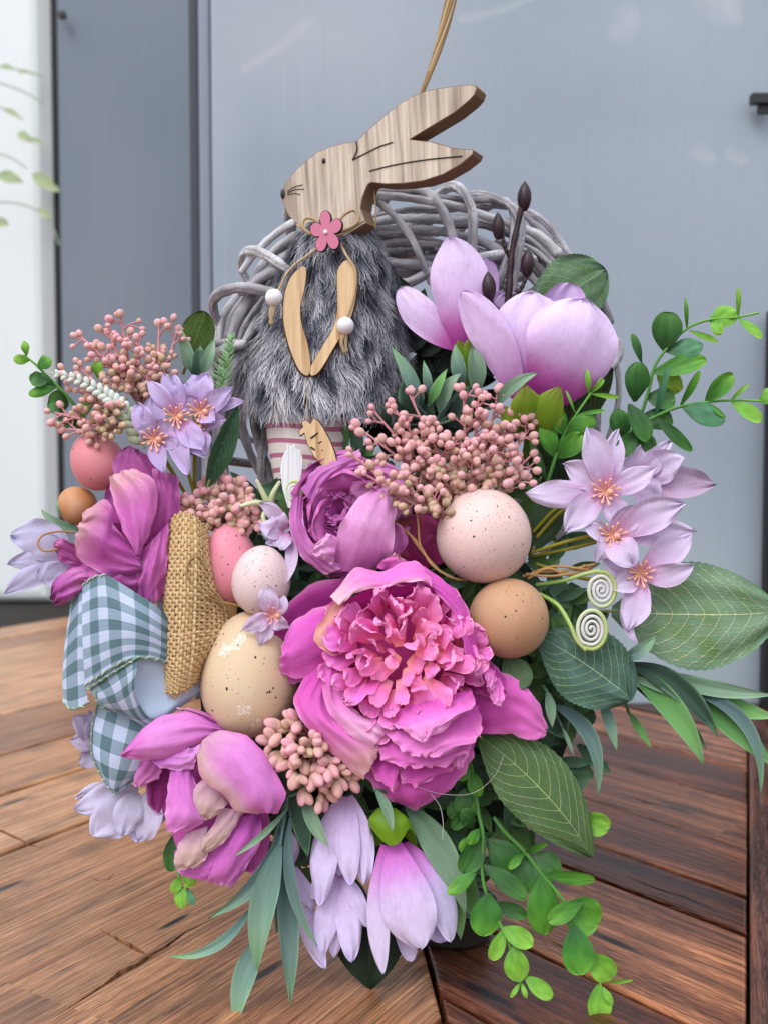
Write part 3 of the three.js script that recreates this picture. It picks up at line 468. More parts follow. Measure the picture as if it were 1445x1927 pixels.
{
  const t = thing('gingham_ribbon', 'blue green gingham ribbon bow with corded edges left of the burlap roll', 'ribbon bow', P(220, 1300, 20));
  const loop = part(t, 'ribbon_loop', patchGeo([
    [[156, 1102, 30], [178, 1086, 48], [200, 1082, 60], [240, 1105, 70], [285, 1134, 66], [316, 1158, 40], [335, 1172, 10]],
    [[155, 1160, 44], [178, 1150, 62], [205, 1148, 74], [245, 1160, 84], [285, 1178, 76], [316, 1196, 50], [338, 1206, 18]],
    [[157, 1230, 50], [180, 1222, 66], [208, 1212, 78], [245, 1206, 84], [285, 1212, 74], [316, 1226, 52], [338, 1236, 20]],
    [[161, 1290, 44], [184, 1274, 62], [212, 1256, 74], [245, 1240, 80], [282, 1238, 72], [314, 1246, 52], [338, 1254, 22]],
  ], 24, 36, [1.15, 1.2]), ginghamMat);
  const back = part(t, 'back_loop', patchGeo([
    [[162, 1104, 22], [150, 1112, 16], [138, 1130, 6], [132, 1148, -8], [140, 1150, -30]],
    [[158, 1180, 36], [148, 1180, 28], [130, 1200, 12], [122, 1215, -4], [130, 1215, -30]],
    [[160, 1250, 40], [148, 1250, 32], [128, 1262, 16], [118, 1272, 0], [126, 1270, -28]],
    [[166, 1322, 36], [150, 1330, 32], [130, 1332, 18], [119, 1318, 2], [128, 1305, -26]],
  ], 18, 18, [0.46, 1.2]), ginghamMat);
  const twistP = part(t, 'ribbon_twist', patchGeo([
    [[164, 1262, 26], [200, 1240, 44], [236, 1222, 56], [266, 1208, 58]],
    [[166, 1294, 40], [200, 1272, 62], [236, 1250, 75], [262, 1234, 80]],
    [[180, 1312, 50], [212, 1296, 70], [240, 1276, 82], [258, 1262, 86]],
    [[190, 1326, 48], [222, 1322, 66], [244, 1308, 76], [254, 1296, 80]],
    [[206, 1336, 36], [240, 1346, 52], [262, 1350, 58], [276, 1346, 58]],
    [[250, 1350, 20], [280, 1372, 30], [300, 1376, 34], [318, 1366, 34]],
  ], 24, 22, [0.74, 1.05]), ginghamMat);
  part(t, 'ribbon_lining', patchGeo([
    [[270, 1190, 30], [290, 1196, 24], [318, 1204, 14], [345, 1210, 4], [378, 1222, -12]],
    [[262, 1238, 60], [290, 1248, 50], [318, 1246, 36], [345, 1250, 18], [378, 1262, -2]],
    [[248, 1272, 64], [282, 1280, 50], [318, 1278, 40], [348, 1284, 34], [380, 1294, 8]],
    [[246, 1300, 66], [278, 1312, 50], [312, 1316, 42], [345, 1310, 38], [372, 1304, 14]],
    [[254, 1326, 62], [278, 1346, 54], [306, 1344, 46], [334, 1328, 38], [366, 1310, 16]],
    [[266, 1345, 40], [286, 1358, 42], [306, 1354, 38], [334, 1336, 28], [362, 1316, 8]],
  ], 20, 22), liningMat);
  const tail = part(t, 'ribbon_tail', patchGeo([
    [[186, 1322, 6], [220, 1334, 14], [262, 1350, 20], [300, 1358, 16], [332, 1352, 4]],
    [[174, 1370, 14], [208, 1386, 24], [250, 1400, 26], [288, 1406, 16], [318, 1404, 0]],
    [[174, 1420, 18], [202, 1436, 28], [236, 1446, 26], [268, 1446, 14], [296, 1440, -4]],
    [[194, 1464, 16], [206, 1478, 20], [222, 1480, 18], [246, 1468, 8], [276, 1456, -8]],
    [[216, 1494, 12], [218, 1496, 13], [222, 1493, 12], [242, 1478, 4], [268, 1462, -10]],
  ], 22, 20, [0.9, 0.95]), ginghamMat);
  part(t, 'inner_loop', patchGeo([[[300, 1118, -10], [330, 1112, -20], [372, 1104, -34]], [[296, 1140, -6], [330, 1140, -20], [372, 1140, -34]], [[296, 1170, -6], [330, 1176, -18], [372, 1180, -34]]], 8, 10, [0.5, 0.4]), ginghamMat);
  const cord = (par, pts, r = 2.3) => {
    const base = new THREE.CatmullRomCurve3(px(pts)), n = 60, L = base.getLength();
    const w = Array.from({ length: n + 1 }, (_, i) => base.getPointAt(i / n));
    part(par, 'edge_cord', tubeGeo(w, r * K, 90, 6), cordMat);
    const tw = Array.from({ length: n * 3 + 1 }, (_, i) => { const u = i / (n * 3), p = base.getPointAt(u), a = u * L / (9 * K) * Math.PI; return p.addScaledVector(UPV, Math.sin(a) * 1.9 * K).addScaledVector(BACK, Math.cos(a) * 1.9 * K); });
    part(par, 'edge_cord', tubeGeo(tw, 1.5 * K, 160, 4), cordLight);
  };
  cord(loop, [[161, 1290, 45], [184, 1274, 63], [212, 1256, 75], [245, 1240, 81], [282, 1238, 73], [314, 1246, 53]]);
  cord(twistP, [[262, 1236, 86], [236, 1252, 80], [200, 1274, 70], [166, 1297, 47]], 2.6);
  cord(back, [[170, 1320, 37], [150, 1331, 34], [132, 1333, 20], [119, 1319, 4]]);
  cord(twistP, [[180, 1300, 52], [182, 1316, 54], [192, 1328, 50], [206, 1337, 38]]);
  cord(loop, [[156, 1102, 31], [178, 1086, 49], [200, 1082, 61]], 1.6); cord(back, [[160, 1104, 24], [150, 1112, 17], [138, 1130, 7], [132, 1148, -6]], 1.6);
  cord(tail, [[184, 1326, 8], [174, 1370, 16], [174, 1420, 20], [194, 1464, 18], [217, 1495, 14]], 2);
}
// ---------- burlap roll ----------
{
  const t = thing('burlap_roll', 'rolled tan burlap cloth tied with twine between gingham ribbon and eggs', 'burlap', P(340, 1300, 0));
  const rows = [
    [[322, 988, -20], [330, 972, 10], [348, 964, 28], [366, 972, 34], [384, 990, 24], [389, 1004, 2]],
    [[317, 1030, -16], [326, 1030, 28], [346, 1030, 50], [368, 1030, 54], [386, 1036, 38], [394, 1044, 6]],
    [[312, 1090, -14], [322, 1090, 36], [344, 1090, 60], [368, 1092, 62], [392, 1096, 42], [408, 1102, 6]],
    [[308, 1150, -12], [319, 1150, 42], [342, 1150, 66], [366, 1150, 64], [400, 1154, 36], [428, 1158, 0]],
    [[306, 1210, -10], [316, 1212, 44], [338, 1214, 68], [364, 1208, 68], [398, 1202, 46], [426, 1194, 10]],
    [[303, 1262, -8], [313, 1266, 42], [334, 1270, 64], [358, 1264, 64], [376, 1252, 46], [384, 1240, 14]],
    [[304, 1290, -6], [313, 1300, 36], [330, 1304, 54], [352, 1294, 54], [370, 1278, 38], [376, 1266, 12]],
  ];
  const cr = rows.map((r) => new THREE.CatmullRomCurve3(r.map(PA)));
  const cache = new Map();
  const S = (u, v) => { const k = v.toFixed(4); if (!cache.has(k)) cache.set(k, new THREE.CatmullRomCurve3(cr.map((c) => c.getPoint(v)))); return cache.get(k).getPoint(u); };
  const Nn = (u, v) => { const e = 0.02, a = S(Math.min(1, u + e), v).sub(S(Math.max(0, u - e), v)), b = S(u, Math.min(1, v + e)).sub(S(u, Math.max(0, v - e))); const n = a.cross(b).normalize(); return n.dot(BACK) < -0.2 ? n.negate() : n; };
  part(t, 'cloth', gridGeo(24, 16, (u, v) => ({ p: S(u, v).addScaledVector(Nn(u, v), -2.2 * K), uv: [u, v] })), M('#8a6840', { roughness: 1, side: THREE.DoubleSide }));
  const r = rng(8), mats = ['#d6b486', '#c6a374', '#e0c296'].map((h) => new THREE.MeshStandardMaterial({ color: C(h), roughness: 0.95, bumpMap: veinBump, bumpScale: 0.0006 }));
  const nU = 48, nV = 19, warp = [[], [], []], weft = [[], [], []];
  for (let k = 0; k < nV; k++) { const v = (k + 0.5) / nV, pts = []; for (let i = 0; i <= nU * 2; i++) { const u = i / (nU * 2), w = v + 0.006 * noise(u * 7, k * 2.1); pts.push(S(u, clamp(w)).addScaledVector(Nn(u, clamp(w)), 1.9 * K * Math.cos(Math.PI * (u * nU + k)))); } const rr = (3.0 + r() * 0.9) * K; warp[Math.floor(r() * 3)].push(tubeGeo(pts, rr, nU * 3, 5)); }
  for (let k = 0; k < nU; k++) { const u = (k + 0.5) / nU, pts = []; for (let i = 0; i <= nV * 2; i++) { const v = i / (nV * 2), w = clamp(u + 0.004 * noise(v * 5, k * 1.7, 5)); pts.push(S(w, v).addScaledVector(Nn(w, v), -1.9 * K * Math.cos(Math.PI * (v * nV + k) - Math.PI / 2 * 0))); } const rr = (2.6 + r() * 0.8) * K; weft[Math.floor(r() * 3)].push(tubeGeo(pts, rr, nV * 3, 5)); }
  warp.forEach((l, i) => l.length && part(t, 'warp_threads', mergeGeometries(l), mats[i], 'stuff')); weft.forEach((l, i) => l.length && part(t, 'weft_threads', mergeGeometries(l), mats[i], 'stuff'));
  part(t, 'folded_end', gridGeo(8, 12, (u, v) => { const a = S(1, mixn(0.05, 1, v)); return { p: a.lerp(P(366, 1262, -6), u * 0.9).addScaledVector(UPV, -4 * K * Math.sin(u * 3)), uv: [u, v] }; }), mats[1]);
  part(t, 'folded_side', patchGeo([[[392, 1120, 4], [420, 1130, 2], [446, 1136, -10]], [[398, 1150, 0], [424, 1156, -4], [446, 1156, -18]], [[402, 1190, 8], [420, 1178, 0], [440, 1164, -16]]], 8, 8), mats[1]);
  const fray = []; for (let k = 0; k < 46; k++) { const v = r(), p = S(1, v), q = p.clone().addScaledVector(UPV, -(4 + r() * 9) * K).addScaledVector(RIGHT, (r() - 0.4) * 6 * K); fray.push(tubeGeo([p, p.clone().lerp(q, 0.5).addScaledVector(BACK, r() * 3 * K), q], 0.8 * K, 4, 4)); }
  part(t, 'frayed_edge', mergeGeometries(fray), mats[0], 'stuff');
  const tm = M('#a07f52', { roughness: 0.95 });
  const tt = (pts, rr = 2.2) => part(t, 'twine', tubeGeo(px(pts), rr * K, 40, 5), tm);
  tt([[376, 1112, 62], [358, 1096, 66], [352, 1076, 66], [358, 1054, 64], [374, 1048, 58], [384, 1066, 52], [386, 1092, 48], [376, 1110, 56]]); tt([[374, 1108, 62], [396, 1120, 44], [420, 1132, 26], [452, 1140, 20], [466, 1146, 6]]); tt([[372, 1112, 60], [400, 1128, 44], [430, 1138, 22], [458, 1142, 16]], 1.8);
  tt([[386, 1060, 48], [394, 1080, 40], [396, 1110, 40], [410, 1126, 32]], 1.6);
}
// ---------- flowers ----------
function bloom(name, label, category, at, style, petals, group, mat = petalMat) {
  const t = thing(name, label, category, PA(at), group);
  for (const [bx, by, bz, tx, ty, tz, w, o] of petals) part(t, 'petal', petalGeo({ ...style, b: [bx, by, bz], t: [tx, ty, tz], w, ...o }), o?.mat ?? style.mat ?? mat);
  return t;
}
const stemPart = (t, name, pts, r, col = '#7f8a2e', mat = plasticMat) => part(t, name, tubeGeo(px(pts), (u) => r * K * (1 - 0.25 * u), 28, 7, col), mat);

// the open peony
function petals(t, st, list, mat = petalMat) { for (const o of list) part(t, o.name ?? 'petal', edgeGeo({ ...st, ...o }), mat); }
{
  const t = thing('open_peony', 'large open magenta peony with ruffled pink centre at the front middle', 'peony', P(752, 1300, 20));
  const D = ['#a43298', '#b544a8', '#bf54b2', '#c25ab4'], Lc = ['#b446a6', '#c566bb', '#cc7cc6', '#cf88ca'], X = ['#8c2080', '#9c3090', '#a83c9c', '#a23494'];
  const st = { gain: 1.4, col: D, edge: '#d89ccc', ea: 0.35 };
  const back = new THREE.SphereGeometry(1, 28, 18); back.scale(142 * K, 138 * K, 26 * K); { const p = P(764, 1268, 20); back.translate(p.x, p.y, p.z); }
  part(t, 'flower_heart', back, M('#a8327c', { roughness: 0.9 }));
  petals(t, st, [
    // left: a dark outer lobe and the lighter lobe folded over it
    { L: [[660, 1096], [640, 1086], [578, 1104], [530, 1150], [497, 1205], [494, 1240]], R: [[650, 1250], [625, 1262], [590, 1278], [545, 1286], [512, 1272], [497, 1248]], zs: [30, 40, 46, 40], zl: 10, bulge: -16, col: X, rim: 4, gain: 1.25 },
    { L: [[664, 1130], [630, 1136], [580, 1150], [545, 1180], [532, 1215]], R: [[652, 1246], [625, 1256], [585, 1272], [548, 1276], [524, 1262]], zs: [44, 58, 66, 64], bulge: 18, col: ['#a03096', '#b348ac', '#bd58b6', '#b650ae'], rim: 4 },
    // right lower petals
    { L: [[890, 1280], [940, 1268], [985, 1284], [1010, 1320], [1030, 1366]], R: [[895, 1380], [940, 1380], [975, 1386], [1006, 1396], [1024, 1386]], zs: [30, 44, 48, 40], bulge: 12, col: ['#a83a9e', '#bd54b2', '#c464ba', '#c66abc'], rim: 4 },
    { L: [[880, 1200], [915, 1236], [940, 1262], [958, 1290]], R: [[880, 1300], [910, 1310], [930, 1318], [950, 1312]], zs: [44, 50, 44], bulge: 14, col: X },
    // bottom layers, from the back to the front
    { L: [[672, 1420], [682, 1452], [704, 1484], [740, 1508], [782, 1522]], R: [[892, 1390], [890, 1420], [874, 1456], [834, 1494], [790, 1520]], zs: [36, 50, 54, 40], bulge: 26, jg: 7, cr: 3, col: ['#983090', '#a840a0', '#b44eaa', '#b44eaa'], rim: 5 },
    { L: [[690, 1420], [698, 1446], [716, 1472], [736, 1488]], R: [[770, 1410], [764, 1430], [754, 1448], [744, 1484]], zs: [54, 76, 88], bulge: 8, jg: 8, cr: 3, col: D, rim: 5 },
    { L: [[750, 1420], [752, 1450], [758, 1472], [782, 1478]], R: [[886, 1390], [878, 1424], [850, 1446], [800, 1470]], zs: [58, 78, 90], bulge: 10, jg: 8, cr: 3, col: D, rim: 5 },
    { L: [[842, 1400], [846, 1420], [852, 1440], [864, 1447]], R: [[888, 1390], [884, 1405], [880, 1424], [872, 1440]], zs: [68, 86, 96], bulge: 6, col: Lc, rim: 3 },
    { L: [[706, 1376], [706, 1406], [724, 1430], [762, 1444]], R: [[892, 1360], [892, 1392], [880, 1414], [838, 1440]], zs: [72, 100, 116], bulge: 14, jg: 9, cr: 3, col: ['#a43a9c', '#b850ac', '#c264b8', '#be5cb4'], rim: 9 },
    { L: [[716, 1352], [722, 1374], [744, 1400], [776, 1421]], R: [[900, 1330], [908, 1376], [890, 1394], [836, 1422]], zs: [82, 112, 134], bulge: 14, jg: 10, cr: 3, col: ['#a840a0', '#bd5cb4', '#c872c2', '#c670be'], rim: 10 },
    { L: [[730, 1340], [736, 1364], [760, 1372], [796, 1396]], R: [[888, 1296], [896, 1326], [872, 1344], [804, 1392]], zs: [96, 128, 152], bulge: 12, jg: 9, cr: 4, col: Lc, rim: 12 },
    // lower left
    { L: [[602, 1238], [575, 1272], [553, 1312], [566, 1350], [612, 1402], [650, 1442], [683, 1466]], R: [[640, 1260], [628, 1290], [624, 1330], [650, 1372], [690, 1392], [712, 1402], [710, 1424]], zs: [52, 66, 84, 84, 76], zr: 14, bulge: 18, col: ['#a8389e', '#b84cac', '#bf58b2', '#c268b6', '#c98cb4', '#cfa8aa'], rim: 7 },
    { L: [[618, 1230], [608, 1268], [610, 1316], [628, 1352], [664, 1388], [696, 1412]], R: [[646, 1240], [648, 1290], [660, 1328], [690, 1350], [722, 1362], [730, 1376]], zs: [84, 96, 104, 108, 106], zr: -6, bulge: 10, col: ['#b448a8', '#c266b8', '#ca7ec4', '#d09cd0', '#cf94cc'], rim: 10 },
    // left cream edged petal
    { L: [[650, 1116], [620, 1146], [600, 1174], [592, 1200], [602, 1220], [626, 1232]], R: [[690, 1150], [676, 1176], [668, 1196], [662, 1212], [656, 1226], [650, 1238]], zs: [88, 96, 100, 98], zr: -30, bulge: 4, col: ['#c04c9c', '#c650a0', '#c04a9a'], side: ['#dcbaa2', 0.5, 0.05], rim: 5 },
    // top: the rim of the standing petals, then their dark inner faces
    { L: [[622, 1124], [646, 1094], [674, 1066], [722, 1076], [760, 1056], [788, 1060], [810, 1082]], R: [[640, 1140], [668, 1116], [690, 1110], [722, 1106], [762, 1096], [796, 1094], [814, 1108]], zs: [84, 78, 74, 74, 78], zr: 30, bulge: 10, col: ['#cfa4b8', '#c27ab8', '#c568ba', '#c768bc', '#c260b6'], side: ['#d4a8c0', 0.72, 1], rim: 8, nv: 10, nu: 30 },
    { L: [[796, 1064], [832, 1090], [862, 1112], [878, 1142], [886, 1180], [902, 1226], [918, 1262]], R: [[790, 1096], [814, 1110], [838, 1134], [858, 1164], [868, 1200], [878, 1236], [892, 1276]], zs: [72, 78, 82, 90, 92], zr: 22, bulge: 8, col: ['#b850ae', '#b24aa8', '#b650ac', '#aa42a0', '#9c3494'], rim: 6, nv: 10, nu: 26 },
    { L: [[706, 1070], [724, 1050], [742, 1042]], R: [[770, 1080], [770, 1060], [752, 1048]], zs: [50, 60, 64], bulge: 8, col: ['#b448a8', '#c060b4', '#cf9cb4'] },
    { L: [[644, 1136], [680, 1112], [724, 1104], [764, 1094], [800, 1094], [836, 1130], [866, 1176]], R: [[668, 1190], [690, 1166], [724, 1150], [760, 1142], [800, 1146], [826, 1168], [842, 1210]], zs: [92, 88, 90, 88], zr: -46, bulge: 4, col: ['#a0288a', '#a02888', '#962080'], edge: '#c05aac', rim: 4, nu: 26 },
    { L: [[892, 1240], [906, 1262], [916, 1292]], R: [[930, 1262], [934, 1280], [926, 1302]], zs: [84, 98, 100], bulge: 8, col: Lc, rim: 3 }, { L: [[916, 1290], [920, 1310], [930, 1328]], R: [[938, 1274], [950, 1306], [944, 1330]], zs: [78, 92, 94], bulge: 8, col: Lc, rim: 3 },
  ]);
  const r = rng(77), ring = (n, R, a0, z, out, len, w) => {
    for (let k = 0; k < n; k++) {
      const a = a0 + (k + (r() - 0.5) * 0.7) / n * 6.283, ex = Math.cos(a), ey = Math.sin(a), q = R / 120;
      const bx = 760 + ex * R + (r() - 0.5) * 18, by = 1238 + ey * R * 0.9 + (r() - 0.5) * 18, bz = z + (r() - 0.5) * 14, L = len * (0.7 + r() * 0.65), o2 = out * (0.7 + r() * 0.6);
      const tx = bx + ex * L * o2 + (r() - 0.5) * 38, ty = by + ey * L * o2 * 0.95 + (r() - 0.5) * 32 + 6, tz = bz + L * Math.sqrt(Math.max(0.08, 1 - o2 * o2));
      const warm = clamp(Math.exp(-Math.pow(Math.hypot(bx - 775, by - 1222) / 70, 2)) * 0.9 + (r() - 0.5) * 0.4);
      const tipc = C('#d070be').clone().lerp(C('#c266c0'), r()).lerp(C('#dc90c0'), warm * 0.5), midc = C('#c85ab2').clone().lerp(C('#dc7eaa'), warm), basec = C('#c2489c').clone().lerp(C('#ecbcac'), warm);
      part(t, 'ruffle_petal', petalGeo({ b: [bx, by, bz], t: [tx, ty, tz], bow: [ex * 4 + (r() - 0.5) * 10, ey * 4 + (r() - 0.5) * 10, 8], w: w * (0.75 + r() * 0.75), n: [-ex * 0.1 + (r() - 0.5) * 1.5, -ey * 0.1 - 0.35 + (r() - 0.5) * 1.2, 1], cup: (r() - 0.5) * 1.1, ruf: 0.12, jag: 0.3, crease: 0.13, f: 0.68, bw: 0.46, tp: 0.34, curl: (r() - 0.4) * 0.6, twist: (r() - 0.5) * 1.2, gain: 1.5, col: ['#' + basec.getHexString(), '#' + midc.getHexString(), '#' + tipc.getHexString(), '#' + tipc.getHexString()], edge: '#eeb0cc', ea: 0.32, e0: 0.88, nu: 12, nv: 10 }), petalMat);
    }
  };
  ring(20, 108, 0.2, 50, 0.7, 56, 38); ring(22, 92, 0.5, 62, 0.72, 62, 38); ring(18, 68, 0.1, 70, 0.7, 64, 40); ring(13, 44, 0.8, 72, 0.66, 60, 36); ring(8, 20, 0.3, 66, 0.6, 50, 32);
}
// the mauve rose-like peony above it
{
  const MV = ['#7c2a78', '#92418c', '#9e4f98', '#a85ca2'], st = { gain: 1.8, col: MV, cup: 0.8, f: 0.6, bw: 0.45, tp: 0.42, ruf: 0.12, jag: 0.08, nu: 16, nv: 14 };
  const t = bloom('half_open_peony', 'mauve half open peony with tight centre behind the large open peony', 'peony', [640, 1000, -30], st, [
    [640, 960, -50, 664, 852, -6, 190, { n: [0, 0.5, 1], cup: 1.1 }], [620, 965, -50, 590, 876, 0, 150, { n: [0.5, 0.4, 1], cup: 1.1 }],
    [690, 960, -50, 736, 880, -16, 130, { n: [-0.4, 0.3, 1], cup: 0.9 }], [700, 980, -46, 768, 950, -20, 120, { n: [-0.2, 0.1, 1], cup: 0.6, col: ['#9a4896', '#b268b0', '#bb78ba'] }],
    [630, 990, -40, 552, 966, 12, 170, { n: [0.6, 0, 1], cup: 1.1 }], [636, 1000, -36, 570, 1036, 14, 170, { n: [0.5, -0.4, 1], cup: 1.0 }], [650, 1010, -30, 622, 1082, 8, 150, { n: [0.2, -0.6, 1], cup: 0.8 }],
    [648, 985, -24, 584, 940, 30, 130, { n: [0.6, 0.3, 1], cup: 1.1 }], [660, 985, -24, 646, 886, 30, 150, { n: [0.1, 0.7, 1], cup: 1.2 }],
    [645, 990, -10, 586, 1000, 40, 120, { n: [0.6, -0.2, 1], cup: 1.1 }],
    // broad front petals
    [690, 985, 6, 706, 906, 26, 120, { n: [-0.1, 0.3, 1], cup: -0.4, col: ['#a85aa6', '#b876b6', '#b97cba', '#ad66ac'] }],
        [720, 1060, 4, 744, 985, 26, 70, { n: [0.3, -0.2, 1], cup: -0.4, col: ['#9a4696', '#aa60a8', '#b470b2'] }],
  ], undefined, satinMat);
  petals(t, { gain: 1.55, edge: '#d8a8d8', ea: 0.4, cs: 0.07 }, [
    { L: [[626, 1076], [630, 1026], [646, 976], [680, 934], [718, 908]], R: [[706, 1076], [736, 1044], [742, 1004], [746, 960], [742, 914]], zs: [20, 46, 58, 50, 34], bulge: 22, col: ['#a258a2', '#b270b2', '#ba82bc', '#b67ab8', '#b070b2'] },
    { L: [[628, 1066], [600, 1050], [586, 1040]], R: [[634, 1010], [616, 1004], [596, 1022]], zs: [54, 62, 60], bulge: 8, col: ['#a864a8', '#bb86bc', '#c090c2'] },
    { L: [[548, 940], [546, 990], [566, 1046], [610, 1082]], R: [[570, 930], [572, 986], [600, 1036], [650, 1070]], zs: [20, 40, 44, 36], bulge: 10, col: ['#944a94', '#a45aa4', '#a862a8', '#a058a0'] },
    { L: [[566, 920], [590, 886], [630, 862], [676, 846]], R: [[590, 950], [606, 920], [640, 892], [690, 880]], zs: [28, 24, 18, 6], zr: 10, bulge: 10, col: ['#8c4490', '#9c549e', '#a05aa2', '#984e9a'] },
    { L: [[700, 862], [740, 876], [764, 912], [770, 960]], R: [[690, 900], [720, 910], [736, 940], [742, 980]], zs: [4, 6, 10, 12], bulge: 12, col: ['#a056a0', '#b070b0', '#b87cb8'] },
  ], satinMat);
  const r = rng(4); for (let k = 0; k < 22; k++) { const q = Math.sqrt((k + 0.5) / 22), a = k * 2.4, ex = Math.cos(a), ey = Math.sin(a), bx = 634 + ex * 30 * q, by = 962 + ey * 28 * q; part(t, 'inner_petal', petalGeo({ b: [bx, by, -20], t: [bx + ex * 12 + (r() - 0.5) * 8, by + ey * 12 - 4, 14 + 14 * (1 - q)], bow: [ex * 8, ey * 8, 4], w: 36 + r() * 20, n: [-ex, -ey, 1], cup: 1.2, ruf: 0.2, jag: 0.2, f: 0.7, bw: 0.6, tp: 0.35, gain: 1.6, col: ['#7a3074', '#94468e', '#a85aa6'], nu: 10, nv: 8 }), satinMat); }
  bloom('pink_blossom', 'deep pink partly hidden blossom with brownish petal edge left of pale pink egg', 'blossom', [780, 1020, -50], { cup: 0.6, f: 0.6, bw: 0.4, tp: 0.5, ruf: 0.12, col: ['#8a1c60', '#a83a7c', '#b2508c'] }, [
    [800, 1040, -46, 730, 986, -8, 70, { edge: '#8a6a4a', ea: 0.7, col: ['#b0307c', '#b2407c', '#96604e'] }], [790, 1070, -40, 782, 966, -14, 96, { cup: -0.4 }], [810, 1050, -50, 812, 906, -28, 40, { col: ['#a0206c', '#c040a0', '#c850a8'] }], [800, 1060, -44, 836, 1010, -20, 60, {}],
  ]);
}
// the purple tulip-like peony at the left
{
  const t = bloom('purple_peony', 'satin purple peony bud with tan tinted petals at the left above the gingham ribbon', 'peony', [240, 1080, -20], { gain: 1.3, crease: 0.14, cup: -0.5, f: 0.55, bw: 0.4, tp: 0.42, ruf: 0.1, jag: 0.05, nu: 18, nv: 14, col: ['#7e2478', '#97388f', '#a84ca2', '#ae56a8'] }, [
    [260, 1040, -60, 240, 880, -40, 110, {}], [270, 1060, -40, 300, 940, -20, 100, {}], [160, 1060, -20, 104, 1020, -6, 48, { n: [-0.2, 0, 1], cup: 0.8, ruf: 0.25, col: ['#86307e', '#9c4892', '#a85a9c'] }],
    [222, 1020, 0, 214, 985, 20, 40, { col: ['#8c3088', '#983c92', '#963c90'], tp: 0.5 }],
  ], undefined, satinMat);
  petals(t, { gain: 1.4, edge: '#d090cc', ea: 0.35, cr: 9, rim: 9 }, [
    { L: [[230, 1000], [214, 930], [212, 880], [226, 848], [246, 838]], R: [[330, 1010], [330, 960], [312, 905], [286, 866], [262, 846]], zs: [-40, -34, -30, -34], bulge: 14, col: ['#7e2c7c', '#96408f', '#a24e9c', '#a856a2'] },
    { L: [[250, 1020], [270, 960], [284, 920], [290, 880]], R: [[316, 1030], [336, 980], [340, 930], [334, 896]], zs: [-20, -12, -10, -16], bulge: 12, col: ['#8c3688', '#a04a9c', '#a854a4', '#a04898'] },
    { L: [[258, 1044], [230, 992], [214, 946], [204, 896]], R: [[264, 1044], [284, 1000], [296, 940], [286, 900], [250, 880]], zs: [34, 34, 22, 8], bulge: 22, col: ['#b45cb2', '#b862b6', '#b45cae', '#b470a4', '#c09a9a'], rim: 4 },
    { L: [[266, 1078], [228, 1086], [180, 1074], [146, 1048], [142, 1010]], R: [[264, 1046], [232, 1008], [214, 984], [212, 950], [196, 940], [160, 960]], zs: [30, 36, 34, 20, 8], bulge: 24, col: ['#9c4698', '#9a4294', '#963e90', '#a06090', '#b08a8c'], cr: 12 },
    { L: [[264, 1040], [258, 1090], [262, 1136]], R: [[318, 984], [316, 1050], [306, 1130]], zs: [14, 26, 16], bulge: 16, col: ['#a650a2', '#b05cac', '#9c4696'] },
    { L: [[150, 1062], [156, 1090], [180, 1120]], R: [[270, 1076], [276, 1104], [290, 1134]], zs: [20, 26, 10], bulge: 16, col: ['#9c4498', '#a44ea0', '#8c3886'] },
    { L: [[176, 1060], [134, 1066], [104, 1092], [92, 1124]], R: [[192, 1092], [166, 1104], [140, 1128], [108, 1142]], zs: [8, 14, 10, -4], bulge: 18, col: ['#a04c9c', '#ac60a8', '#98489a', '#7a2c74'], edge: '#6a2064', ea: 0.6 },
  ], satinMat);
}
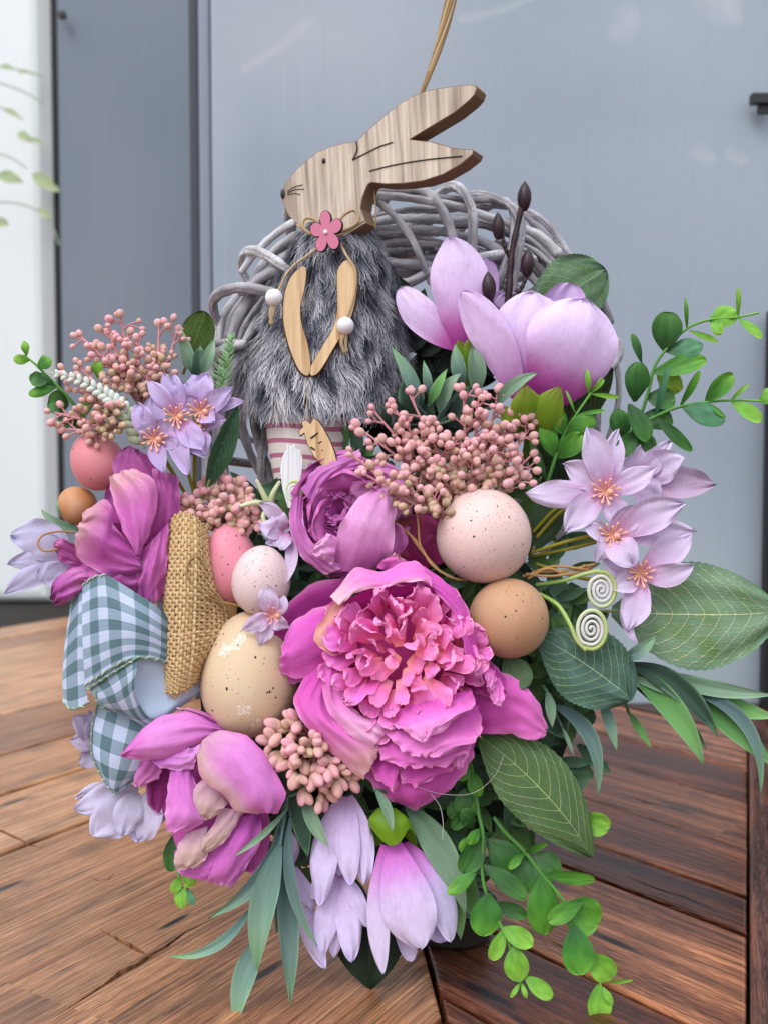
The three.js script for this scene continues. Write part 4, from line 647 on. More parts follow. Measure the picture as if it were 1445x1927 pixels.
// the pink peony at lower left
{
  const t = bloom('nodding_peony', 'pink lilac peony with tan patches nodding at the lower left under the cream egg', 'peony', [400, 1500, 0], { gain: 1.35, cup: -0.45, f: 0.58, bw: 0.4, tp: 0.42, ruf: 0.1, jag: 0.08, nu: 18, nv: 14, col: ['#a8489e', '#bb62b2', '#c56ebc', '#c772bc'] }, [
    [420, 1440, -10, 470, 1640, 24, 120, { n: [0.1, -0.4, 1], bow: [0, 0, 20], col: ['#8a2c80', '#a848a0', '#b45cac'] }], [390, 1450, -10, 380, 1640, 20, 120, { n: [0, -0.5, 1], bow: [-4, 0, 20], col: ['#8e2e84', '#ac4ca4', '#b862b0'] }], [420, 1400, -20, 440, 1520, 30, 160, { col: ['#8e2e84', '#a848a0'] }], [380, 1400, -20, 290, 1480, 0, 120, { col: ['#701a5c', '#80306c'] }],
  ]);
  const Pk = ['#b25cb0', '#c072c0', '#c684c8', '#c888ca'], Tn = ['#b892a8', '#b89a98', '#b0988e'], Dk = ['#6a1854', '#7a2666', '#883274'];
  petals(t, { gain: 1.32, col: Pk, edge: '#d8a0d0', ea: 0.35, cr: 4, rim: 5, jg: 4 }, [
    { L: [[284, 1452], [276, 1480], [280, 1512], [296, 1530]], R: [[320, 1440], [326, 1480], [326, 1520], [314, 1536]], zs: [4, 8, 6], bulge: -8, col: Dk },
    { L: [[268, 1428], [254, 1456], [252, 1480]], R: [[306, 1440], [300, 1462], [272, 1480]], zs: [24, 20, 14], bulge: 8, col: ['#b860ac', '#c478b8', '#c27ab4'] },
    { L: [[330, 1600], [330, 1630], [350, 1650], [384, 1658]], R: [[410, 1580], [424, 1612], [418, 1636], [402, 1656]], zs: [30, 40, 36], bulge: 12, col: ['#a04a98', '#b860b0', '#c06cb8'] },
    { L: [[440, 1540], [400, 1600], [384, 1646], [400, 1662]], R: [[490, 1530], [492, 1576], [470, 1626], [438, 1670]], zs: [36, 46, 44, 34], bulge: 16, col: ['#a04698', '#b45aac', '#c26cba', '#c470bc'] },
    { L: [[352, 1568], [334, 1594], [328, 1622], [334, 1638]], R: [[392, 1554], [398, 1586], [390, 1614], [374, 1632]], zs: [50, 60, 56], bulge: 7, cr: 2, col: Tn },
    { L: [[420, 1520], [396, 1560], [376, 1586], [378, 1606]], R: [[462, 1526], [440, 1560], [416, 1590], [384, 1608]], zs: [60, 68, 62], bulge: 5, cr: 2, col: Tn },
    { L: [[384, 1462], [362, 1492], [358, 1522], [376, 1536]], R: [[430, 1500], [426, 1516], [412, 1532], [390, 1544]], zs: [66, 76, 74], bulge: 7, cr: 2, col: ['#b88ea6', '#b69698', '#ac908a'] },
    { L: [[324, 1440], [316, 1484], [312, 1530], [314, 1564]], R: [[360, 1440], [372, 1490], [390, 1540], [352, 1566]], zs: [44, 66, 72, 66], bulge: 18, col: ['#ac54a4', '#c06cb8', '#c87ac2', '#c26cba'] },
    { L: [[284, 1430], [300, 1444], [330, 1450], [366, 1446]], R: [[330, 1410], [346, 1410], [364, 1406], [380, 1398]], zs: [46, 58, 62, 60], bulge: 8, col: Pk },
    { L: [[424, 1370], [376, 1346], [332, 1340], [286, 1358], [254, 1388], [229, 1420]], R: [[424, 1376], [382, 1398], [324, 1424], [280, 1432], [246, 1428], [230, 1424]], zs: [40, 56, 66, 64, 52], bulge: 16, col: ['#b65cac', '#c270b8', '#cb7ec4', '#cc80c4', '#c068b4', '#b45aa6'], edge: '#b85aa4', rim: 4 },
    { L: [[440, 1376], [400, 1346], [360, 1334], [334, 1332]], R: [[440, 1390], [404, 1362], [366, 1346], [338, 1340]], zs: [26, 40, 46, 44], bulge: 6, col: ['#b45ca8', '#c068b2', '#c474b4', '#d0a8a8'] },
    { L: [[380, 1394], [370, 1424], [376, 1456], [396, 1482], [424, 1498], [440, 1524], [480, 1532]], R: [[396, 1382], [424, 1372], [464, 1384], [496, 1414], [520, 1456], [540, 1494], [524, 1530]], zs: [56, 72, 92, 98, 96, 88], bulge: 22, col: ['#bd90a4', '#bf88b0', '#c478bc', '#ca7cc6', '#c878c2', '#c070b8'], side: ['#c0a494', 0.42, 0.0], sa: 0.9, edge: '#b85098', ea: 0.5, cr: 5 },
  ], magMat);
}
// magnolias
const magCol = ['#b8329e', '#c564b4', '#d3aadc', '#dcbfe8', '#dfc6ec', '#e0caee'], magDeep = ['#b02a98', '#c058ae', '#cc9cd4', '#d0acdc', '#d2b2e0', '#d4b6e2'];
{
  const st = { gain: 1.2, crease: 0.025, col: magCol, cup: 0.75, f: 0.62, bw: 0.34, tp: 0.44, ruf: 0.05, jag: 0.03, nu: 20, nv: 14, cs: 0.03 };
  const t = bloom('magnolia_flower', 'large pale lilac magnolia with magenta base and green sepals at upper right', 'magnolia', [1000, 780, -40], st, [
    [1010, 740, -80, 1074, 532, -50, 110, { n: [0, 0.1, 1], col: magDeep }], [1000, 740, -80, 950, 552, -52, 110, { n: [0.1, 0.1, 1], col: magDeep }],
    [1010, 745, -66, 1118, 596, -42, 90, { n: [0.5, 0, 1], cup: -0.4, col: magDeep }],
    [1000, 748, -50, 1002, 548, -8, 156, { n: [-0.1, 0, 1], cup: -0.55, bow: [-2, 0, 22] }],
    [1030, 752, -30, 1098, 560, 10, 190, { n: [0.25, 0, 1], cup: -0.6, bow: [14, 4, 28], f: 0.58, tp: 0.36, bw: 0.42 }],
    [974, 748, -44, 868, 548, -10, 78, { n: [-0.4, 0, 1], cup: -0.35, bow: [10, 0, 16], col: ['#c255ae', '#cd98d0', '#d6b6e0', '#d8bce4', '#d4b6e0'], tp: 0.5 }],
  ], undefined, magMat);
  const sep = { cup: -0.6, f: 0.5, bw: 0.7, tp: 0.75, col: ['#5c8012', '#6f961c', '#7a9a28', '#87883c'], ruf: 0.03, cs: 0.04 };
  for (const [b, tip, w] of [[[996, 812, -30], [988, 722, 34], 66], [[1000, 812, -26], [1054, 726, 34], 62], [[990, 812, -36], [944, 764, 10], 50], [[1004, 812, -40], [1060, 780, -10], 44]]) part(t, 'sepal', petalGeo({ ...sep, b, t: tip, w, bow: [0, 4, 14], tp: 0.9 }), leafMat);
  stemPart(t, 'stem', [[996, 800, -40], [990, 850, -60], [960, 940, -90]], 9, '#4c6a1c');
  const t2 = bloom('magnolia_flower', 'smaller pale lilac magnolia leaning left behind the large magnolia', 'magnolia', [872, 680, -80], { ...st, mat: magMat }, [
    [872, 650, -96, 916, 486, -80, 76, { col: magDeep, n: [0.2, 0, 1] }], [884, 655, -90, 948, 550, -84, 60, { n: [0.4, 0, 1], col: magDeep }],
    [866, 652, -86, 754, 540, -60, 66, { n: [-0.2, -0.3, 1], cup: -0.5, bow: [-6, 8, 14] }],
    [872, 655, -76, 846, 446, -46, 112, { n: [-0.1, 0, 1], cup: -0.5, bow: [8, 0, 18], tp: 0.55 }],
  ]);
  for (const [b, tip, w] of [[[876, 700, -74], [862, 640, -56], 36], [[880, 700, -72], [886, 636, -54], 40]]) part(t2, 'sepal', petalGeo({ ...sep, b, t: tip, w }), leafMat);
  stemPart(t2, 'stem', [[878, 690, -78], [880, 760, -90], [870, 860, -110]], 8, '#4c6a1c');
  const t3 = bloom('magnolia_bud', 'drooping lavender magnolia bud with bright green calyx at the bottom centre', 'magnolia', [730, 1540, 40], { ...st, mat: magMat }, [
    [752, 1590, 30, 838, 1772, 44, 76, { n: [0.2, 0, 1], col: ['#b05aa8', '#c0a0d0', '#c4b8dc'] }], [745, 1600, 24, 772, 1810, 40, 50, { col: ['#a860a8', '#bda4d2', '#c6bcde'] }], [760, 1590, 34, 848, 1772, 62, 58, { n: [0.4, 0, 1], bow: [18, -8, 12], cup: -0.6, col: ['#b848a8', '#c68ace', '#c2b4de', '#cac0e4', '#cfc8ea'], tp: 0.5 }],
    [724, 1590, 50, 720, 1834, 80, 46, { n: [-0.3, 0, 1], bow: [-12, 0, 12], cup: -0.6, col: ['#b648a8', '#c488cc', '#cabade', '#d0c4e4', '#d2c8e8'], tp: 0.6 }],
    [742, 1585, 54, 792, 1784, 92, 104, { n: [0, 0, 1], bow: [-4, 4, 22], cup: -0.6, f: 0.64, bw: 0.24, col: ['#b648a8', '#c680cc', '#ccb6e0', '#d2c4e6', '#d4caea'], tp: 0.42 }],
  ]);
  part(t3, 'calyx', (() => gridGeo(12, 30, (u, v) => { const a = v * 6.2832, lob = Math.pow(Math.abs(Math.cos(a * 1.5 + 0.6)), 1.4), y = u * (38 + 34 * lob), R = 16 + 26 * Math.sin(Math.min(1, u * 1.5) * 1.571) ; const c = ramp(['#557a08', '#6c9612', '#678c10'], u); return { p: P(728 + R * Math.cos(a) + y * 0.22, 1520 + y, 46 + R * 0.8 * Math.sin(a) + 4), uv: [v, u], c }; }))(), leafMat);
  stemPart(t3, 'stem', [[728, 1526, 46], [718, 1490, 30], [710, 1440, 0]], 9, '#4c6a1c');
}
// lavender star flowers
const LV = ['#e08cba', '#d6b2dc', '#d6c0e2', '#d8c6e6', '#dacaea'];
const starSt = { gain: 1.2, crease: 0.13, col: LV, cup: 0.35, f: 0.5, bw: 0.34, tp: 0.8, ruf: 0.14, jag: 0.05, nu: 16, nv: 10, fold: 0.1, cs: 0.03 };
function star(label, c, tips, o = {}) {
  const t = thing(o.name ?? 'star_flower', label, 'flower', PA(c), o.group ?? 'lavender star flowers');
  const r = rng(Math.round(c[0] * 7 + c[1]));
  for (const [tx, ty, tz, w, e] of tips) part(t, 'petal', petalGeo({ ...starSt, ...o.style, b: [c[0] + (tx - c[0]) * 0.06, c[1] + (ty - c[1]) * 0.06, c[2] - 6], t: [tx, ty, tz], w, bow: [(r() - 0.5) * 10, (r() - 0.5) * 10, 2 + r() * 14], twist: (r() - 0.5) * 0.9, curl: (r() - 0.4) * 0.7, ...e }), o.mat ?? clothMat);
  if (o.stamens !== 0) {
    const ad = o.axis ?? [0, 0, 1];
    for (let k = 0; k < (o.stamens ?? 14); k++) { const a = k * 2.4, q = 8 + 20 * Math.sqrt((k + 0.5) / 14) * (o.ss ?? 1), L = 14 * (o.ss ?? 1); part(t, 'stamen', tubeGeo(px([[c[0], c[1], c[2] - 2], [c[0] + Math.cos(a) * q * 0.6 + ad[0] * L * 0.6, c[1] + Math.sin(a) * q * 0.6 + ad[1] * L * 0.6, c[2] + 9 * ad[2]], [c[0] + Math.cos(a) * q + ad[0] * L, c[1] + Math.sin(a) * q + ad[1] * L, c[2] + 15 * ad[2]]]), (u) => (u > 0.8 ? 2.7 : 1.7) * K * (o.ss ?? 1), 8, 5, '#efb8a2'), plasticMat); }
    if (o.pistil !== 0) { const s = new THREE.SphereGeometry(6.5 * K * (o.ss ?? 1), 12, 8), p = P(c[0] + 9 + ad[0] * 10, c[1] + 1, c[2] + 14); s.translate(p.x, p.y, p.z); part(t, 'pistil', s, M('#eaa88c', { roughness: 0.5 })); }
  }
  for (const s of o.stems ?? []) stemPart(t, 'stem', s, 4.4, '#8a8420');
  return t;
}
star('half hidden lavender star flower behind the others at the far right', [1192, 905, -30], [[1264, 828, -20, 44], [1284, 862, -10, 66], [1200, 838, -26, 50], [1340, 912, -36, 62, { col: ['#c79ac0', '#c0a4c4', '#bda6c2'] }], [1245, 940, -16, 56]], { stamens: 0 });
star('uppermost lavender star flower of the right hand cluster, wide open', [1138, 925, 6], [[1160, 808, -18, 48, { cup: 0.6 }], [1100, 812, 4, 58], [1060, 872, -6, 52], [988, 930, 30, 54, { cup: -0.3 }], [1062, 996, 30, 58], [1232, 882, 8, 48], [1176, 990, 10, 50]], { stems: [[[1126, 938, -4], [1060, 960, -14], [1010, 1010, -30]], [[1120, 930, -6], [1050, 955, -20], [1004, 1000, -40]]] });
star('middle lavender star flower of the right hand cluster', [1150, 1008, 24], [[1288, 948, 44, 66, { cup: 0.5, bow: [0, -6, 12] }], [1206, 950, 30, 52, { cup: 0.8 }], [1100, 982, 30, 40, { cup: 0.8 }], [1196, 1066, 52, 62, { cup: 0.6 }], [1306, 1000, 10, 56], [1120, 1052, 34, 42]], { axis: [0.1, 0, 1], stems: [[[1140, 1004, 12], [1070, 1018, 6], [1000, 1040, -20]], [[1140, 1014, 10], [1080, 1030, 0], [1004, 1046, -30]]] });
star('lowest lavender star flower of the right hand cluster over the large leaf', [1204, 1080, 20], [[1302, 998, 4, 60], [1148, 1108, 44, 48], [1178, 1186, 40, 58, { bow: [4, 0, 10] }], [1200, 1212, 46, 24, { bow: [-26, 6, 4] }], [1306, 1062, 44, 46, { bow: [0, 12, 8] }], [1130, 1040, 16, 60]], { pistil: 0, stems: [[[1190, 1082, 8], [1110, 1090, -4], [1010, 1062, -20]]] });
const sL = { style: { col: ['#dc8cc0', '#c9a2d4', '#c0a8d8', '#c2aedc', '#c6b4e0'] }, ss: 0.9 };
star('lavender star flower left of the fur body, lowest and nearest the purple peony', [290, 826, 6], [[256, 756, 6, 46], [286, 752, -4, 46], [336, 840, 24, 32], [308, 890, 24, 34], [262, 806, 16, 36], [322, 786, 8, 44]], { ...sL, stems: [[[292, 834, 0], [320, 880, -20], [350, 930, -50]]] });
star('lavender star flower with pointed upper petals in the middle of the left cluster', [331, 783, 2], [[326, 704, -8, 42], [284, 718, -4, 34], [308, 700, -12, 30], [357, 892, 30, 44, { bow: [-6, 0, 10] }], [380, 846, 24, 46], [352, 720, -10, 44]], { ...sL, stems: [[[334, 792, -4], [350, 870, -20], [366, 930, -50]]] });
star('lavender star flower of the left cluster with a petal against the fur', [378, 774, -6], [[392, 704, -14, 52], [360, 702, -20, 44], [438, 730, -4, 40], [462, 756, -4, 28], [406, 796, 20, 36], [346, 752, -6, 34]], { ...sL, stems: [[[376, 784, -12], [368, 850, -26], [366, 920, -50]]] });
star('lavender star flower facing down at the right of the left cluster', [368, 802, -8], [[386, 858, 16, 52], [428, 790, 6, 34, { bow: [0, -4, 6] }], [362, 856, 10, 40], [420, 768, -10, 30]], { ...sL, ss: 0.7 });
star('crumpled lavender flower between bright pink egg and mauve peony', [538, 1000, 12], [[488, 946, 26, 30, { bow: [4, -8, 6] }], [486, 985, 26, 40], [500, 1022, 28, 42], [530, 1034, 30, 36], [520, 960, 4, 36], [530, 1112, 46, 26, { bow: [16, -8, 6] }]], { stamens: 0 });
star('small lavender flower with salmon throat above the cream egg', [514, 1158, 68], [[500, 1098, 76, 42, { cup: 0.8 }], [456, 1186, 74, 36], [490, 1218, 76, 34], [534, 1120, 70, 30], [540, 1176, 60, 30]], { ss: 0.7, stamens: 8 });
star('lavender flower at the far left edge pointing out of the arrangement', [134, 1060, -30], [[26, 1010, -36, 76, { bow: [6, -16, 10], tp: 0.5 }], [16, 1062, -24, 44, { bow: [0, -6, 6] }], [12, 1116, -14, 42, { bow: [-10, -4, 8] }], [60, 1004, -50, 56, { tp: 0.5 }], [70, 1094, -20, 48]], { style: { col: ['#b9a8cc', '#bdb4d6', '#bfb9dc', '#c0bcde'], cup: -0.4 }, stamens: 0 });
star('pale lavender flower lying at lower left under the ribbon tail', [268, 1490, -20], [[142, 1502, -16, 38, { bow: [0, -10, 8] }], [150, 1524, -6, 62, { tp: 0.5, bow: [0, -6, 10] }], [182, 1566, 4, 84, { tp: 0.45, bow: [-6, 4, 14] }], [262, 1582, 4, 76, { tp: 0.5, bow: [6, 0, 10] }], [232, 1570, 16, 60, { tp: 0.5 }], [298, 1560, -10, 56]], { style: { col: ['#b8b0c4', '#c3bad6', '#c6bedc', '#c8c2e0'], cup: -0.4 }, stamens: 0 });
star('darker lavender flower behind the ribbon tail near the table', [196, 1400, -50], [[140, 1352, -50, 44, { tp: 0.5 }], [132, 1392, -46, 40], [150, 1440, -40, 40], [170, 1340, -56, 36]], { style: { col: ['#a89ab8', '#b0a4c2', '#b4aac6'] }, stamens: 0 });
const DR = { mat: magMat, style: { gain: 1.3, crease: 0.06, col: ['#b08abc', '#bca8d0', '#c4b4da', '#c8bce0', '#c6bade'], cup: -0.5, tp: 0.5, bw: 0.5, f: 0.5, fold: 0 }, stamens: 0 };
star('drooping lavender flower directly left of the green calyx, longest petals', [652, 1490, 30], [[602, 1702, 64, 56, { bow: [-14, 0, 16] }], [658, 1666, 68, 50, { bow: [-2, 0, 14] }], [684, 1664, 56, 44, { bow: [12, 0, 12] }], [640, 1650, 44, 50], [676, 1640, 40, 40]], DR);
star('drooping lavender flower near the table with short blunt petals', [640, 1640, 30], [[608, 1792, 56, 48, { bow: [-6, 0, 10] }], [660, 1808, 58, 52, { bow: [6, 0, 12] }], [630, 1800, 40, 40], [690, 1740, 40, 36], [584, 1690, 40, 40]], DR);
star('hanging lavender flower between the bluish lance leaves, lowest tips', [545, 1630, 10], [[552, 1848, 50, 32, { bow: [-6, 0, 8] }], [612, 1822, 46, 44, { bow: [-4, 4, 8] }], [470, 1744, 20, 34], [500, 1640, 16, 40], [588, 1716, 30, 46], [540, 1560, 10, 40], [520, 1720, 16, 40]], DR);
// dark buds
{
  const t = thing('dark_bud_stem', 'dark maroon stem with four pointed buds rising above the magnolias', 'bud stem', P(955, 560, -40)), mat = M('#2a0f1a', { roughness: 0.42 });
  const st = (pts, r = 6) => part(t, 'stem', tubeGeo(px(pts), (u) => r * K * (1 - 0.2 * u) * (1 + 0.1 * Math.sin(u * 30)), 24, 7), mat);
  st([[950, 600, -40], [957, 545, -40], [962, 480, -38], [974, 420, -36], [984, 376, -34]], 7); st([[958, 482, -38], [950, 468, -34], [944, 440, -32]], 4.6); st([[968, 560, -38], [984, 535, -34], [991, 512, -32]], 4.6); st([[944, 590, -36], [926, 572, -30], [920, 552, -28]], 4.6);
  for (const [x, y, z, s] of [[986, 370, -34, 1.05], [937, 426, -32, 0.95], [992, 495, -30, 1], [919, 540, -26, 1.05]]) {
    const g = new THREE.LatheGeometry([[0, -27], [6, -25], [10, -18], [13, -6], [12.5, 6], [9, 16], [4, 24], [0, 29]].map(([a, b]) => new THREE.Vector2(a * s * K, b * s * K)), 14); const p = P(x, y, z); g.rotateZ(0.06 * Math.sin(x)); g.translate(p.x, p.y, p.z); part(t, 'bud', g, mat);
  }
}
// ---------- berry sprays ----------
const berryGeos = [0, 1, 2].map((k) => { const g = new THREE.SphereGeometry(1, 16, 11), p = g.attributes.position; for (let i = 0; i < p.count; i++) { const a = Math.atan2(p.getZ(i), p.getX(i)), s = 1 - 0.09 * Math.pow(Math.abs(Math.cos(a * (1 + (k % 2) * 0.5) + k)), 14); p.setXYZ(i, p.getX(i) * s, p.getY(i) * (k === 2 ? 1.45 : 1.12) + (k === 2 ? 0.12 * Math.pow(p.getY(i), 3) : 0), p.getZ(i) * s); } const col = new Float32Array(p.count * 3); for (let i = 0; i < p.count; i++) { const a = Math.atan2(p.getZ(i), p.getX(i)), y = p.getY(i), s = 1 - 0.22 * Math.pow(Math.abs(Math.cos(a * 1.5 + k)), 10) * (y > -0.3 ? 1 : 0), q = clamp(y * 0.5 + 0.5); col.set([s * mixn(0.86, 1.06, q), s * mixn(0.95, 0.92, q), s * mixn(0.78, 1.0, q)], i * 3); } g.setAttribute('color', new THREE.BufferAttribute(col, 3)); g.computeVertexNormals(); return g; });
const berryMats = ['#e6aeb6', '#e2b4b6', '#dab0a8', '#ceae9c', '#c0b090', '#ae9f80'].map((h) => new THREE.MeshPhysicalMaterial({ vertexColors: true, color: C(h), roughness: 0.62, specularIntensity: 0.4 }));
function berries(label, base, tips, o = {}) {
  const t = thing('berry_spray', label, 'berry spray', PA(base)), r = rng(Math.round(base[0] + base[1] * 3)), sc = o.stem ?? ['#8f7560', '#c08688', '#cc8a94'];
  const berry = (p, d, u, s) => {
    const m = new THREE.Mesh(berryGeos[o.bud ? 2 : r() < 0.5 ? 0 : 1], berryMats[clamp(Math.round((1 - u) * 5.6 + (r() - 0.5) * 2.2 + (o.shift ?? 0)), 0, 5)]);
    m.name = 'berry'; m.castShadow = m.receiveShadow = true; m.position.copy(p).sub(t.base); m.quaternion.setFromUnitVectors(V3(0, 1, 0), d); m.scale.setScalar((o.size ?? 7.6) * (0.75 + r() * 0.5) * s * K); t.add(m);
  };
  for (const [tx, ty, tz, n0, bowx] of tips) {
    const n = Math.round(n0 * (o.bud ? 0.8 : 1.25));
    const main = new THREE.CatmullRomCurve3(px([base, [mixn(base[0], tx, 0.5) + (bowx ?? 0), mixn(base[1], ty, 0.5) + 6, mixn(base[2], tz, 0.5) + 8], [tx, ty, tz]]));
    part(t, 'stem', tubeGeo(main.getPoints(6), (u) => (4.6 - 2.4 * u) * K, 18, 6, (u) => ramp(sc, u)), plasticMat);
    const stalks = [];
    for (let k = 0; k < n; k++) {
      const u = mixn(o.u0 ?? 0.25, 1, (k + 0.6) / n), p = main.getPoint(Math.min(1, u)), tg = main.getTangent(Math.min(1, u)), a = k * 2.4 + r();
      const e = dirv(Math.cos(a), Math.sin(a), 0.35 + 0.5 * Math.sin(a * 1.7)).normalize(), d = e.clone().multiplyScalar(k === n - 1 ? 0.15 : 0.85).addScaledVector(tg, 0.8).normalize();
      const L = (o.stalk ?? 30) * (0.6 + r() * 0.7) * (k === n - 1 ? 0.5 : 1) * K, q = p.clone().addScaledVector(d, L);
      stalks.push(tubeGeo([p, p.clone().lerp(q, 0.5).addScaledVector(tg, 2 * K), q], (v) => (2.1 - 0.5 * v) * K, 6, 5, (v) => ramp(sc, u * 0.7 + v * 0.3)));
      berry(q, d, u, 1);
      if (o.pairs && r() < o.pairs) { const d2 = d.clone().applyAxisAngle(BACK, (r() < 0.5 ? 1 : -1) * (0.7 + r() * 0.5)), m = p.clone().lerp(q, 0.45), q2 = m.clone().addScaledVector(d2, L * 0.7); stalks.push(tubeGeo([m, q2], 1.7 * K, 4, 5, (v) => ramp(sc, u))); berry(q2, d2, u, 0.9); }
    }
    part(t, 'stalks', mergeGeometries(stalks), plasticMat, 'stuff');
  }
  return t;
}
berries('big fan of pink and tan berries above the pale pink egg right of centre', [880, 960, -40], [
  [676, 806, 8, 9, 10], [700, 770, 0, 6], [738, 762, -4, 9], [768, 738, -10, 7], [800, 800, 12, 9], [846, 830, 16, 10], [872, 740, -4, 12], [900, 752, 4, 12], [938, 740, -6, 12], [968, 780, 0, 12], [1000, 800, -8, 9], [996, 860, -10, 9], [930, 830, 20, 12], [890, 850, 24, 12], [820, 880, 20, 10], [980, 900, 0, 8], [960, 850, 10, 9], [780, 840, 14, 8], [740, 836, 12, 7],
], { pairs: 0.75 });
berries('arching pink berry stem lying across the mauve peony', [838, 976, 26], [[664, 856, 50, 9, -6], [688, 892, 52, 9, 0], [760, 900, 56, 7, -6], [812, 930, 50, 6, 4]], { pairs: 0.4, u0: 0.1 });
berries('upright pink berry spray at upper left behind the lavender star flowers', [270, 770, -60], [[152, 632, -52, 9, 14], [180, 658, -46, 8, 8], [228, 598, -56, 13, -4], [206, 626, -50, 9, 0], [258, 640, -46, 10], [300, 616, -60, 8, 10], [334, 622, -62, 9, 8], [240, 690, -34, 10], [316, 680, -50, 7], [280, 690, -40, 8]], { pairs: 0.5, size: 6.6 });
berries('pink and olive berry spray above the dusty pink egg at the left', [252, 800, -40], [[122, 700, -40, 9, 0], [150, 690, -46, 9, 8], [100, 776, -30, 8, 8], [130, 808, -30, 7, 6], [170, 740, -26, 9], [176, 800, -20, 8], [210, 770, -16, 8]], { pairs: 0.45, size: 6.5, shift: 0.5 });
berries('low dusky berry cluster behind the top of the burlap roll', [420, 1000, -60], [[350, 945, -34, 7], [384, 920, -36, 8], [420, 900, -40, 9], [456, 912, -44, 8], [470, 950, -26, 8], [436, 950, -10, 9], [400, 960, -8, 9], [450, 980, -16, 8], [370, 976, -14, 6], [480, 975, -30, 6]], { pairs: 0.6, size: 8, u0: 0.5, shift: 0.6, stalk: 22 });
berries('tight cluster of rosy seed buds between cream egg and open peony', [596, 1380, 30], [[502, 1394, 64, 6], [524, 1366, 66, 7], [556, 1352, 60, 7], [520, 1430, 78, 7], [560, 1406, 92, 9], [596, 1396, 90, 8], [550, 1450, 90, 8], [588, 1462, 92, 9], [620, 1440, 84, 8], [640, 1470, 70, 7], [604, 1500, 72, 6], [664, 1474, 56, 5], [572, 1492, 76, 6], [612, 1518, 56, 3]], { bud: true, size: 9, u0: 0.5, stalk: 26, pairs: 0.2, shift: 0.4 });

// ---------- veined leaves ----------
function veinTex(base, vein, mott, seed, net = vein) {
  return canvasTex(512, 768, (c, w, h) => {
    const r = rng(seed); c.fillStyle = base; c.fillRect(0, 0, w, h);
    for (let k = 0; k < 90; k++) { const x = r() * w, y = r() * h, R = 20 + r() * 60, g = c.createRadialGradient(x, y, 0, x, y, R); g.addColorStop(0, mott[k % mott.length]); g.addColorStop(1, mott[k % mott.length].replace(/[\d.]+\)$/, '0)')); c.fillStyle = g; c.fillRect(x - R, y - R, 2 * R, 2 * R); }
    c.lineCap = 'round'; c.strokeStyle = vein;
    const n = 9, sec = (s, k, f) => { const y0 = h * (0.04 + 0.86 * k / n); return [w / 2 + s * f * w * 0.49, y0 - 0.08 * h + (0.3 * h * Math.pow(f, 1.5)) + 14 * f]; };
    c.globalAlpha = 0.8; c.lineWidth = 2.2; c.strokeStyle = net;
    for (const s of [-1, 1]) for (let k = -1; k < n + 1; k++) for (let q = 0; q < 15; q++) { const f = (q + r() * 0.6) / 15, f2 = clamp(f + (r() - 0.5) * 0.08), a = sec(s, k, f), b = sec(s, k + 1, f2); const m = [(a[0] + b[0]) / 2 + (r() - 0.5) * 14, (a[1] + b[1]) / 2]; c.beginPath(); c.moveTo(...a); c.lineTo(...m); c.lineTo(...b); c.stroke(); if (q) { const l = [m[0] - s * (0.49 * w / 15) + (r() - 0.5) * 8, m[1] + (r() - 0.5) * 12]; c.beginPath(); c.moveTo(...m); c.lineTo(...l); c.stroke(); } }
    c.globalAlpha = 0.95; c.strokeStyle = vein;
    for (const s of [-1, 1]) for (let k = 0; k < n; k++) { c.lineWidth = 4.2; c.beginPath(); for (let f = 0; f <= 1.001; f += 0.08) { const p = sec(s, k, f); f ? c.lineTo(...p) : c.moveTo(...p); } c.stroke(); }
    c.lineWidth = 7; c.beginPath(); c.moveTo(w / 2, 0); c.lineTo(w / 2, h); c.stroke();
  });
}
const vLight = veinTex('#6f8f74', '#c6cfa0', ['rgba(90,125,60,0.5)', 'rgba(130,160,130,0.4)', 'rgba(84,120,84,0.4)'], 3), vBlue = veinTex('#48685a', '#a9bf98', ['rgba(70,100,90,0.5)', 'rgba(100,130,128,0.4)', 'rgba(60,95,55,0.4)'], 8, '#25402f'), vOlive = veinTex('#4f6a3e', '#a8b878', ['rgba(80,105,50,0.5)', 'rgba(90,110,80,0.5)', 'rgba(60,85,50,0.4)'], 12, '#33482a');
const veinMat = (t) => new THREE.MeshPhysicalMaterial({ map: t, vertexColors: true, roughness: 0.62, bumpMap: t, bumpScale: 0.0016, specularIntensity: 0.5, side: THREE.DoubleSide, transmission: 0.08, thickness: 0 });
const vm = { light: veinMat(vLight), blue: veinMat(vBlue), olive: veinMat(vOlive) };
function veined(label, b, tip, w, mat, o = {}) {
  const t = thing('veined_leaf', label, 'leaf', PA(b));
  part(t, 'blade', petalGeo({ b, t: tip, w, f: 0.46, bw: 0.1, tp: 0.72, cup: -0.3, fold: 0.06, ruf: 0.06, jag: 0.02, ser: 0.03, leafuv: true, nu: 92, nv: 16, cs: 0.05, col: ['#ffffff'], ...o }), mat);
  part(t, 'leaf_stalk', tubeGeo(px([[b[0] - (tip[0] - b[0]) * 0.12, b[1] - (tip[1] - b[1]) * 0.12, b[2] - 14], b, [mixn(b[0], tip[0], 0.1), mixn(b[1], tip[1], 0.1), mixn(b[2], tip[2], 0.1) + 1]]), 3 * K, 10, 6), M('#8d9060'));
  return t;
}
veined('very large light green veined leaf reaching the right edge of the photo', [1150, 1150, -34], [1462, 1152, -8], 206, vm.light, { bow: [0, 6, 16], n: [0, -0.25, 1], f: 0.5, tp: 0.6 });
veined('blue green veined leaf under the two curled tendrils', [1010, 1196, 4], [1186, 1316, 44], 150, vm.blue, { bow: [6, -4, 14], n: [-0.1, -0.3, 1], tp: 0.5, f: 0.52 });
veined('olive green veined leaf pointing down right below the open peony', [900, 1384, 10], [1114, 1614, 66], 144, vm.olive, { bow: [12, -12, 20], n: [0.1, -0.4, 1], f: 0.42 });
